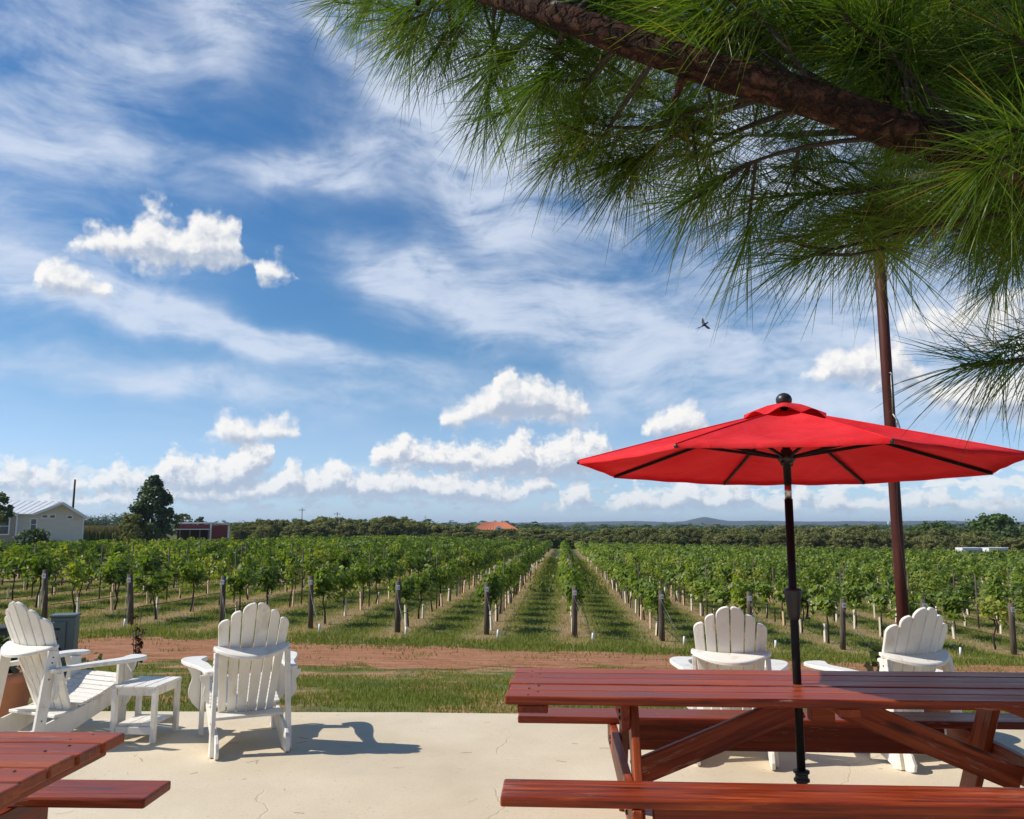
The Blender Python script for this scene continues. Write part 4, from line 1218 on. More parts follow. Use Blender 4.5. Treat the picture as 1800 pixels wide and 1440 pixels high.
# ================================================================== grass
def grass_patch(name, label, n, area, hrange, wrange, dens_fn, rnd_fn, seed, lean=.6):
    g = np.random.default_rng(seed)
    X = g.uniform(area[0], area[1], n); Y = g.uniform(area[2], area[3], n)
    keep = (g.uniform(size=n) < dens_fn(X, Y)) & (np.abs(X) < Y * .70 + 1.0)
    X, Y = X[keep], Y[keep]; m = len(X)
    H_ = g.uniform(*hrange, m) * (.6 + .8 * fbm2(X * .9, Y * .9, 71)); W_ = g.uniform(*wrange, m)
    a = g.uniform(0, 2 * math.pi, m); l = g.uniform(0, lean, m) * H_; la = g.uniform(0, 2 * math.pi, m)
    Z = gz(X, Y)
    b = np.stack([X, Y, Z - .01], -1)
    d = np.stack([np.cos(a), np.sin(a), 0 * a], -1) * W_[:, None] / 2
    tip = b + np.stack([np.cos(la) * l, np.sin(la) * l, H_], -1)
    mid = b * .5 + tip * .5 + np.stack([0 * a, 0 * a, H_ * .12], -1)
    V = np.stack([b - d, b + d, mid + d * .7, tip, mid - d * .7], 1).reshape(-1, 3)
    o5 = np.arange(m)[:, None] * 5
    F = np.concatenate([o5 + [[0, 1, 2]], o5 + [[0, 2, 4]], o5 + [[4, 2, 3]]])
    r = np.clip(rnd_fn(X, Y) + g.normal(0, .13, m), 0, 1)
    o = np_obj(name, V, F, M_GRASS, None, np.repeat(r, 5))
    tag(o, label, 'grass', kind='stuff')
def lawn_d(X, Y):
    lo, hi = road_edges(X)
    e = ye(X)
    d = np.where(Y < e + .02, 0, 1.0)
    bare = fbm2(X * .9, Y * 1.5, 31, 5)
    k = np.clip((Y - 9.2) / 3.5, 0, 1)
    d = d * np.clip(1.25 - np.clip((bare - (.57 - .16 * k)) * 12, 0, 1.2), .02, 1)
    d = d * np.where(Y > lo, np.clip(1 - (Y - lo) / (.3 + 1.6 * fbm2(X * 1.1, X * 0, 33, 3)), 0, 1) * (fbm2(X * 2.3, Y * 2.6, 35, 3) > .45) + .25 * (fbm2(X * 1.3, Y * 2.6, 37, 4) > .60 - .012 * np.clip(X, 0, 8)), 1)
    return d
def lawn_r(X, Y):
    return .24 + .60 * (fbm2(X * .9, Y * .9, 51, 4) - .40) + .24 * np.clip((Y - 8.8) / 4, 0, 1)
grass_patch('lawn_grass', 'short green lawn grass between the patio and the dirt road', 260000, (-9, 9.5, 6.6, 16.2), (.022, .062), (.005, .010), lawn_d, lawn_r, 41)
def vy_u(X, Y):
    u = (X * CA - Y * SA - ROW_U0) / ROW_S
    return np.abs(u - np.round(u)) * ROW_S
def vy_d(X, Y):
    lo, hi = road_edges(X)
    d = np.where(Y < hi, np.clip(1 - (hi - Y) / (.3 + 2.2 * fbm2(X * .9, X * 0, 34, 3)), 0, 1) * (fbm2(X * 2.1, Y * 2.4, 36, 3) > .45) + .30 * (fbm2(X * 1.1, Y * 2.2, 39, 4) > .58 - .016 * np.clip(X, 0, 8)), 1.0)
    u = vy_u(X, Y) + (fbm2(X * 1.1, Y * 1.1, 91, 4) - .5) * 1.5
    inrow = np.clip((Y - 21.5) / 1.5, 0, 1)
    return d * (1 - inrow * np.clip(1 - (u - .22) / .35, 0, 1) * .80)
def vy_r(X, Y):
    u = vy_u(X, Y) + (fbm2(X * .8, Y * .8, 95, 3) - .5) * .8
    inrow = np.clip((Y - 21) / 2, 0, 1)
    return .38 + .36 * (fbm2(X * .4, Y * .4, 61, 4) - .35) + inrow * .38 * np.clip(1 - (u - .35) / .5, 0, 1)
grass_patch('vineyard_grass', 'green and straw coloured grass in the lanes between the vine rows', 360000, (-24, 24, 14.5, 42), (.045, .115), (.012, .026), vy_d, vy_r, 43)
grass_patch('far_vineyard_grass', 'green grass in the far lanes of the vineyard', 110000, (-26, 34, 42, 100), (.10, .22), (.05, .10), vy_d, vy_r, 44)

# ================================================================== trees and shrubs
def crown_arrays(g, prof, nclump, nleaf, size, height, radius, clump=.16, hue=.5):
    """prof(f) -> relative radius at relative height f; leaf clumps spread through the volume, denser at the skin"""
    parts = []
    for c in range(nclump):
        f = g.uniform(.02, 1.0); a = g.uniform(0, 2 * math.pi)
        r = prof(f) * radius * math.sqrt(g.uniform(.12, 1.0)) * g.uniform(.82, 1.12)
        c0 = np.array([r * math.cos(a), r * math.sin(a), f * height])
        cs_ = clump * radius * g.uniform(.6, 1.3)
        d = g.normal(size=(nleaf, 3)); d = unit(d) * g.uniform(.3, 1, (nleaf, 1)) ** .6
        P = c0 + d * cs_ * [1, 1, .75]
        N = d + [0, 0, .45] + g.normal(size=(nleaf, 3)) * .5
        rn = np.clip(hue + g.normal(0, .16) + g.normal(0, .12, nleaf), 0, 1)
        parts.append(leaves(P, N, g.uniform(.7, 1.3, nleaf) * size, rn, LEAF_QUAD, LEAF_QUAD_F, g, .3))
    return join_arrays(parts)
def make_tree(name, loc, height, radius, prof, m, label, cat='tree', nclump=150, nleaf=26, size=.3, seed=1, trunk=.12, base=.12, group=None, clump=.16, hue=.5):
    g = np.random.default_rng(seed)
    t = empty(name, loc); tag(t, label, cat, group)
    cb = height * base
    V, F, rr = crown_arrays(g, prof, nclump, nleaf, size, height - cb, radius, clump, hue)
    V = V + [0, 0, cb]
    np_obj('crown', V, F, m, t, rr)
    tr = tube('trunk', [(0, 0, -.3), (.02, .01, height * .3), (0, .02, height * .6), (0, 0, height * .85)], [trunk, trunk * .85, trunk * .5, trunk * .15], M_TWIG, t, 8)
    for k in range(6):
        a = g.uniform(0, 6.28); z0 = height * g.uniform(.2, .6)
        tube('limb', [(0, 0, z0), (radius * .4 * math.cos(a), radius * .4 * math.sin(a), z0 + height * .1), (radius * .75 * math.cos(a), radius * .75 * math.sin(a), z0 + height * .16)], [trunk * .4, trunk * .25, trunk * .08], M_TWIG, t, 5)
    return t
def egg(f): return (math.sin(math.pi * min(1, f * .93 + .07) ** .62)) ** .8 * (1 - .25 * f)
def dome(f): return math.sqrt(max(0, 1 - (f * .96) ** 2)) * (1 - .25 * max(0, .25 - f))
def ball(f): return math.sqrt(max(.02, 1 - (2 * f - 1) ** 2))

def spot(px, Y): 
    x = at(px, 930, Y).x; return (x, Y, G(x, Y))
def ztop(px, py, Y): return at(px, py, Y).z
p0 = spot(266, 100); make_tree('dark_tree', p0, ztop(266, 840, 100) - p0[2], 3.4, egg, M_DARKTREE, 'large dark green tree standing alone left of the red barn', nclump=260, nleaf=34, size=.30, seed=3, trunk=.22, clump=.15, hue=.45)
p0 = spot(232, 97); make_tree('olive_bush', p0, ztop(232, 905, 97) - p0[2], 2.1, dome, M_SHRUB, 'olive bush leaning against the large dark tree', 'bush', 90, 28, .24, 4, .08, .02)
p0 = spot(60, 66); make_tree('house_bush', p0, ztop(60, 931, 66) - p0[2], 1.6, dome, M_DARKTREE, 'dark bush in front of the cream house wall', 'bush', 80, 28, .18, 5, .06, .02)
p0 = spot(-16, 60); make_tree('yard_tree', p0, ztop(-16, 866, 60) - p0[2], 1.35, ball, M_DARKTREE, 'dark tree at the left edge before the house roof', 'tree', 70, 28, .17, 6, .09, .55)
p0 = spot(1746, 150); make_tree('green_tree', p0, ztop(1746, 908, 150) - p0[2], 6.2, dome, M_GREENTREE, 'large bright green tree rising from the hedgerow at right', 'tree', 190, 30, .55, 7, .25, .05)
p0 = spot(1640, 172); make_tree('green_tree', p0, ztop(1640, 921, 172) - p0[2], 7.5, dome, M_GREENTREE, 'broad green tree just right of the brown pole', 'tree', 130, 26, .55, 8, .25, .05)
p0 = spot(1790, 140); make_tree('green_tree', p0, ztop(1790, 927, 140) - p0[2], 4.8, dome, M_DARKTREE, 'dark tree at the right edge below the bright green tree', 'tree', 110, 26, .5, 9, .2, .05)
p0 = spot(455, 200); make_tree('round_tree', p0, ztop(455, 914, 200) - p0[2], 1.9, dome, M_DARKTREE, 'small round dark tree right of the red barn', 'tree', 60, 24, .35, 10, .12, .15)
p0 = spot(352, 240); make_tree('round_tree', p0, ztop(352, 909, 240) - p0[2], 1.5, ball, M_DARKTREE, 'small tree top showing above the red barn roof', 'tree', 50, 22, .4, 11, .12, .4)
p0 = spot(322, 215); make_tree('round_tree', p0, ztop(322, 904, 215) - p0[2], 2.6, dome, M_SHRUB, 'olive tree between the dark tree and the barn roof', 'tree', 70, 24, .4, 12, .12, .2)

# hedgerow beyond the vines
gs = np.random.default_rng(77)
SHV = []
for i in range(8):
    pr = dome
    V, F, rr = crown_arrays(gs, pr, 90, 44, .062, 1.0, .62, .17, [.45, .6, .3, .55, .7, .4, .5, .35][i])
    me = np_mesh('shrub_crown', V, F, rr); me.materials.append(M_SHRUB)
    V1, F1 = tube_arrays([(0, 0, -.2), (.02, 0, .35), (0, .02, .75)], [.03, .02, .006], 6)
    tm = bpy.data.meshes.new('shrub_trunk'); tm.from_pydata([tuple(v) for v in V1], [], F1); tm.update(); tm.materials.append(M_TWIG)
    SHV.append((me, tm))
HTOP = [(395, 918), (430, 918), (480, 916), (540, 912), (600, 914), (660, 910), (700, 912), (735, 914), (760, 923), (800, 927), (860, 931), (920, 931), (960, 928), (1040, 932), (1120, 930), (1200, 930), (1300, 929), (1420, 928), (1500, 928), (1600, 930), (1700, 936), (1830, 936)]
SHN = {'front': 0, 'rear': 0}
TENS = {2: 'twent', 3: 'thirt', 4: 'fort', 5: 'fift', 6: 'sixt', 7: 'sevent', 8: 'eight', 9: 'ninet'}
def ordinal(i):
    if i <= 20: return ORD[i - 1]
    a, b = divmod(i, 10)
    return TENS[a] + ('ieth' if b == 0 else 'y ' + ORD[b - 1])
def shrub(px, Y, top, wpx, line):
    SHN[line] += 1
    x, y, z = spot(px, Y); h = max(1.2, ztop(px, top, Y) - z); r = wpx / FPX * Y
    t = empty('hedge_shrub', (x, y, z), random.uniform(0, 6.28)); t.scale = (r / .62, r / .62 * random.uniform(.8, 1.1), h)
    tag(t, f'{ordinal(SHN[line])} grey green shrub from the left in the {line} line of the hedgerow', 'shrub', 'shrubs of the hedgerow beyond the vineyard')
    me, tm = SHV[random.randrange(8)]
    link(bpy.data.objects.new('crown', me), t); link(bpy.data.objects.new('trunk', tm), t)
px = 405.0
while px < 1835:
    tp = np.interp(px, [q[0] for q in HTOP], [q[1] for q in HTOP])
    Yb = 178 if px < 1000 else 178 - (px - 1000) / 800 * 34
    shrub(px + random.uniform(-8, 8), Yb + random.uniform(-4, 6), tp + random.uniform(-3, 5), random.uniform(26, 40), 'rear')
    if random.random() < .75: shrub(px + random.uniform(-14, 14), Yb - 9 + random.uniform(-2, 2), tp + random.uniform(7, 14), random.uniform(20, 32), 'front')
    px += random.uniform(15, 21)

# wooded plain far behind: one mass of tree crowns
parts = []
gw = np.random.default_rng(88)
for i in range(1500):
    Y = 300 * (8.5 ** gw.uniform()); X = gw.uniform(-.72, .72) * Y
    pxx = 900 + X / Y * FPX
    if pxx < 420 and Y < 420: continue
    h = gw.uniform(3.5, 6.5) * (1 + Y / 4500); r = gw.uniform(3, 6) * (1 + Y / 1800)
    n = 46
    d = unit(gw.normal(size=(n, 3))); d[:, 2] = np.abs(d[:, 2])
    P = np.array([X, Y, float(gz(X, Y)) - .3]) + d * [r, r, h] * gw.uniform(.75, 1.05, (n, 1))
    rn = np.clip(gw.normal(.35, .12) + gw.normal(0, .1, n), 0, 1)
    parts.append(leaves(P, d + [0, 0, .4], r * gw.uniform(.30, .48, n), rn, LEAF_QUAD, LEAF_QUAD_F, gw, .1))
# the dark wood behind the house
for i in range(120):
    pxx = gw.uniform(120, 235); Y = gw.uniform(330, 380); X = at(pxx, 920, Y).x; z0 = float(gz(X, Y))
    h = at(pxx, np.interp(pxx, [140, 180, 220], [909, 904, 903]), Y).z - z0 + gw.uniform(-1, .8); r = gw.uniform(2, 3.6); n = 60
    d = unit(gw.normal(size=(n, 3))); d[:, 2] = np.abs(d[:, 2])
    P = np.array([X, Y, z0]) + d * [r, r, h] * gw.uniform(.7, 1.02, (n, 1))
    parts.append(leaves(P, d + [0, 0, .4], r * gw.uniform(.25, .42, n), np.clip(gw.normal(.25, .1, n), 0, 1), LEAF_QUAD, LEAF_QUAD_F, gw, .1))
V, F, rr = join_arrays(parts)
wd = np_obj('far_woodland', V, F, M_DARKTREE, None, rr)
tag(wd, 'dark far off woodland stretching to the hills', 'woodland', kind='stuff')

# tall crop beside the house
n = 16000
pxs = gw.uniform(118, 235, n); Ys = gw.uniform(112, 150, n)
X = (pxs - 900) / FPX * Ys * .99; Z = gz(X, Ys); h = gw.uniform(2.3, 3.2, n); a = gw.uniform(0, 3.14, n); w = gw.uniform(.05, .13, n)
b = np.stack([X, Ys, Z], -1); d = np.stack([np.cos(a), np.sin(a), 0 * a], -1) * w[:, None]
ln = gw.normal(size=(n, 3)) * [.3, .3, 0]
V = np.stack([b - d, b + d, b + d + ln * .4 + np.stack([0 * h, 0 * h, h * .7], -1), b - d + ln * .4 + np.stack([0 * h, 0 * h, h * .7], -1), b + ln + np.stack([0 * h, 0 * h, h], -1)], 1)
rr = np.stack([.15 + 0 * h, .15 + 0 * h, .55 + 0 * h, .55 + 0 * h, .95 + 0 * h], 1) + gw.normal(0, .1, (n, 1))
o5 = np.arange(n)[:, None] * 5
F = np.concatenate([o5 + [[0, 1, 2]], o5 + [[0, 2, 3]], o5 + [[3, 2, 4]]])
cf = np_obj('crop_field', V.reshape(-1, 3), F, M_CROP, None, np.clip(rr.ravel(), 0, 1))
tag(cf, 'tall crop with brown tassels between the house and the dark tree', 'crop', kind='stuff')

# ================================================================== cream house
def make_house():
    Y = 80.0
    c = at(88, 925, Y)
    def w(px, py, dy=0): return ((px - 88) * .0487, dy, at(88, py, Y).z)
    zg = G(c.x, Y)
    t = empty('house', (c.x, Y, 0), R(29.4)); tag(t, 'cream single storey house with a pale metal roof at far left', 'house')
    def wall(name, pts, th, m, dy=0, parent=t):
        P = [w(a, b) for a, b in pts]
        return prism(name, [(p[0], p[2]) for p in P], lambda a, b, n: (a, dy + th / 2 + n, b), th, m, parent, 0)
    zb = zg - .2
    def zpy(z): return 925 - (z - EYE) / Y * FPX * 1.0
    bot = zpy(zb)
    wall('wall', [(30, 903), (60, 903.5), (107, 885.5), (147, 907), (147, bot), (30, bot)], 8.0, M_SIDING)
    # lap boards
    for k in range(14):
        py = 911 + k * 4.0; a, _, z = w(31, py); b = w(146.5, py)[0]
        box('siding_board', (a, -.022, z - .205), (b, -.002, z + .012), M_SIDING, t)
    # left wing, a step nearer
    wall('wing_wall', [(-70, 895), (0, 895), (29.5, 904), (29.5, bot), (-70, bot)], 6.0, M_SHINGLE, -.9)
    for k in range(16):
        py = 907 + k * 3.1; a, _, z = w(-70, py); b = w(29, py)[0]
        box('shingle_course', (a, -.935, z - .16), (b, -.902, z + .008), M_SHINGLE, t)
    box('corner_trim', (w(29.6, 0)[0], -.95, zb), (w(32.5, 0)[0], -.025, w(30, 903)[2]), M_TRIM, t)
    box('corner_trim', (w(145.2, 0)[0], -.06, zb), (w(147.6, 0)[0], .02, w(30, 906)[2]), M_TRIM, t)
    # roofs: front gable rakes and the long rear slope
    def rake(a, b, name='roof'):
        A_, B_ = Vector(w(*a)), Vector(w(*b))
        A_.y = 3.6; B_.y = 3.6
        return beam(name, A_, B_, 8.6, .16, M_METALROOF, t, up=(0, 0, 1), bev=.02)
    rake((107, 883.5), (151.5, 909)); rake((107.3, 883.2), (57, 904))
    for (a, b) in (((107, 884.5), (151.5, 910)), ((107, 884.5), (57, 905))):
        A_, B_ = Vector(w(*a)), Vector(w(*b)); A_.y = B_.y = -.76
        beam('fascia', A_, B_, .05, .24, M_TRIM, t, bev=.006)
    # main roof slope facing the camera behind the wing, with standing seams
    xl, xr = w(-160, 903)[0], w(104, 900)[0]
    za, zr = w(30, 903.5)[2], at(60, 881.5, Y + 5.5).z
    V = [(xl, -.4, za), (w(60, 903)[0], -.4, za), (xr, 5.5, zr), (xl, 5.5, zr), (xl, -.4, za - .1), (w(60, 903)[0], -.4, za - .1), (xr, 5.5, zr - .1), (xl, 5.5, zr - .1)]
    mr = mesh_obj('main_roof', V, [(0, 1, 2, 3), (7, 6, 5, 4), (0, 4, 5, 1), (1, 5, 6, 2), (2, 6, 7, 3), (3, 7, 4, 0)], M_METALROOF, t)
    for k in range(22):
        f = k / 21
        q0 = Vector((xl + (w(60, 903)[0] - xl) * f, -.42, za + .03)); q1 = Vector((xl + (xr - xl) * f, 5.5, zr + .03))
        beam('roof_seam', q0, q1, .03, .03, M_METALROOF, mr, bev=0)
    # wing roof edge
    A_, B_ = Vector(w(-40, 882)), Vector(w(31, 904.5)); A_.y = B_.y = 1.0
    beam('wing_roof', A_, B_, 4.6, .18, M_METALROOF, t, bev=.01)
    A2, B2 = Vector(w(-40, 883)), Vector(w(31, 905.5)); A2.y = B2.y = -1.34
    beam('fascia', A2, B2, .05, .26, M_TRIM, t, bev=.006)
    def window(x0_, y0_, x1_, y1_, dy, mull=True):
        a = w(x0_, y1_); b = w(x1_, y0_); f = .12
        fr = box('window', (a[0] - f, dy - .05, a[2] - f), (b[0] + f, dy - .003, b[2] + f), M_TRIM, t, .01)
        c = fr.location
        hw, hh = (b[0] - a[0]) / 2, (b[2] - a[2]) / 2
        if mull:
            for s in (-1, 1):
                box('pane', (-hw, -.03, (0 if s > 0 else -hh) + .03 * s * (1 if s > 0 else 0) + (.0 if s > 0 else 0)), (hw, -.026, hh if s > 0 else -.03), M_GLASS, fr)
        else:
            box('pane', (-hw, -.03, -hh), (hw, -.026, hh), M_GLASS, fr)
    window(55, 913, 63.5, 931, -.022)
    window(73.5, 906, 82, 910, -.022, False); window(87, 906, 95, 910, -.022, False); window(117.5, 907.5, 125, 911, -.022, False)
    window(4, 912, 18, 938, -.935); window(-16, 912, -2, 938, -.935)
    # crawl-space vent and small deck
    a, b = w(107, 959), w(127, 955.5)
    box('crawl_vent', (a[0], -.06, a[2]), (b[0], -.026, b[2]), M_SHADE, t)
    d0, d1 = w(100, 972), w(128, 962)
    box('deck_board', (d0[0], -2.2, d1[2] - .1), (d1[0], -.08, d1[2]), M_DECK, t)
    for px_ in (101, 113, 126):
        q = w(px_, 962); box('deck_post', (q[0] - .06, -2.15, zb), (q[0] + .06, -2.03, q[2] - .101), M_DECK, t)
    c0, c1 = w(86, 962), w(99, 949)
    box('air_conditioner', (c0[0], -1.3, zb), (c1[0], -.5, c1[2]), M_DARKBOX, t, .04)
make_house()

# ================================================================== red barn
def make_barn():
    Y = 112.0
    c = at(357, 925, Y)
    def w(px, py): return (px - 357) * .0727, at(357, py, Y).z
    t = empty('barn', (c.x, Y, 0), R(20.6)); tag(t, 'low red barn with white edged flat roof beside the dark tree', 'barn')
    xa, zt = w(312, 921); xb, _ = w(371, 921); xc, zt2 = w(401, 923); zb = G(c.x, Y) - .2
    box('wall', (xb + .1, 0, zb), (xc, 6, zt2 - .05), M_BARNRED, t)
    for k in range(8):
        x = xb + .1 + (xc - xb - .1) * (k + .5) / 8; box('batten', (x - .03, -.03, zb), (x + .03, -.002, zt2 - .25), M_BARNRED, t)
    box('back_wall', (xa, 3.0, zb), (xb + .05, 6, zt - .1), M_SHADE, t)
    box('gable_board', (xa, .10, w(0, 930)[1]), (xb, .22, zt - .1), M_BARNRED, t)
    beam('roof', (xa - 1.2, 2.8, w(0, 920)[1]), (xb, 2.8, w(0, 919)[1]), 6.4, .16, M_TRIM, t)
    beam('roof', (xb + .03, 2.8, w(0, 919)[1]), (xc + .3, 2.8, w(0, 922)[1]), 6.4, .16, M_TRIM, t)
    box('corner_trim', (xc - .02, -.06, zb), (xc + .22, .14, zt2 - .08), M_TRIM, t)
    box('corner_trim', (xb - .14, -.06, zb), (xb + .10, .09, w(0, 920.5)[1]), M_TRIM, t)
    beam('porch_roof', (xa, -.9, w(0, 930.5)[1]), (xb - .2, -.9, w(0, 930.5)[1]), 1.8, .1, M_TRIM, t)
    for px_ in (318, 335, 352, 367):
        q = w(px_, 940)[0]; box('porch_post', (q - .07, -1.7, zb), (q + .07, -1.56, w(0, 931.5)[1]), M_DECK, t)
make_barn()

# ================================================================== orange roofed house, trailers, poles, tower
def make_orange():
    Y = 235.0
    def w(px, py): q = at(px, py, Y); return q.x, q.z
    t = empty('tile_roof_house', (0, Y, 0)); tag(t, 'distant house with an orange hipped tile roof above the hedgerow', 'house')
    x0, ze = w(830, 931.5); x1, _ = w(913, 931.5); r0, zr = w(850, 917.5); r1, _ = w(888, 917.5); D = 12
    V = [(x0, 0, ze), (x1, 0, ze), (x1, D, ze), (x0, D, ze), (r0, D / 2, zr), (r1, D / 2, zr)]
    rf = mesh_obj('roof', V, [(0, 1, 5, 4), (1, 2, 5), (2, 3, 4, 5), (3, 0, 4), (3, 2, 1, 0)], M_ORANGE, t)
    for k in range(15):
        f = (k + .5) / 15; a = Vector((x0 + (x1 - x0) * f, -.02, ze + .05)); b = Vector((r0 + (r1 - r0) * f, D / 2, zr + .05)); beam('tile_rib', a, b, .18, .10, M_ORANGE, rf, bev=0)
    zb = G(x0, Y) - .5
    box('wall', (x0 + .5, .5, zb), (x1 - .5, D - .5, ze - .02), M_CREAMWALL, t)
    d0, dz0 = w(870, 931); d1, dz1 = w(884, 924)
    g = prism('dormer', [(d0, ze - .1), (d1, ze - .1), (d1, ze + .35), ((d0 + d1) / 2, dz1), (d0, ze + .35)], lambda a, b, n: (a, 1.2 + n, b), 3.0, M_TRIM, t, 0)
    box('window', ((d0 + d1) / 2 - .4, -.36, ze), ((d0 + d1) / 2 + .4, -.31, ze + .5), M_GLASS, t)
    box('chimney', (w(884, 0)[0] - .3, D / 2 - .3, zr - .6), (w(884, 0)[0] + .3, D / 2 + .3, zr + .35), M_CREAMWALL, t)
make_orange()
def make_trailer(px0, px1, Y, label):
    x0, x1 = at(px0, 965, Y).x, at(px1, 965, Y).x; zt = at(px0, 962.5, Y).z; zg = G(x0, Y)
    t = empty('trailer', ((x0 + x1) / 2, Y, zg)); tag(t, label, 'trailer', 'white trailers at the far edge of the vineyard')
    h = zt - zg; L = x1 - x0
    b = box('body', (-L / 2, -.9, .45), (L / 2, .9, h - .06), M_TRAILER, t, .08, 2)
    box('roof', (-L / 2 - .03, -.93, h - .06), (L / 2 + .03, .93, h), M_TRIM, t, .03)
    box('side_panel', (-L * .18, -.93, h * .42), (L * .46, -.905, h * .86), plain('grey trailer panel', (.30, .31, .32), .5), t)
    for s in (-.5, .5):
        o = lathe('wheel', [(.001, -.1), (.30, -.1), (.33, -.06), (.33, .06), (.30, .1), (.001, .1)], M_RUBBER, t, 20); o.rotation_euler = (R(90), 0, 0); o.location = (s, -.82, .335)
    tube('tow_bar', [(L / 2, 0, .45), (L / 2 + .5, 0, .42), (L / 2 + .9, 0, .40)], .05, M_BLACK, t, 6)
make_trailer(1685, 1721, 112, 'white trailer left of two at the far right vineyard edge')
make_trailer(1731, 1766, 112, 'white trailer right of two below the bright green tree')
def make_util(px, ytop, Y, label, arm=True):
    x, y, z = spot(px, Y); zt = ztop(px, ytop, Y)
    t = empty('utility_pole', (x, y, z)); tag(t, label, 'utility pole', 'utility poles behind the vineyard')
    h = zt - z; r = .16 if Y < 150 else .12
    tube('shaft', [(0, 0, -.3), (0, 0, h * .5), (0, 0, h)], [r, r * .9, r * .75], M_UTIL, t, 8)
    if arm:
        beam('crossarm', (-.9, -.2, h - .6), (.9, -.2, h - .6), .12, .14, M_UTIL, t)
        for q in (-.75, .75): lathe('insulator', [(.03, 0), (.07, .03), (.05, .12), (.02, .16)], M_TRIM, t, 8).location = (q, -.2, h - .53)
    return t
make_util(125.5, 843, 105, 'dark utility pole rising behind the cream house roof', False)
make_util(530, 893, 230, 'utility pole left of two above the middle hedgerow')
make_util(592, 900, 235, 'utility pole right of two above the middle hedgerow')
make_util(747, 907, 320, 'thin utility pole left of the orange roofed house', False)
def make_tower():
    q = at(1562, 924, 2900); t = empty('water_tower', (q.x, 2900, -4)); tag(t, 'tiny white water tower on the far hills left of the pole', 'water tower')
    lathe('column', [(2.2, 0), (1.7, 10)], M_TRIM, t, 12); zt = at(1562, 917, 2900).z + 4
    lathe('tank', [(1.7, 9.9), (3.4, 12), (3.6, zt - 2), (2.6, zt - .6), (.1, zt)], M_TRIM, t, 14)
make_tower()

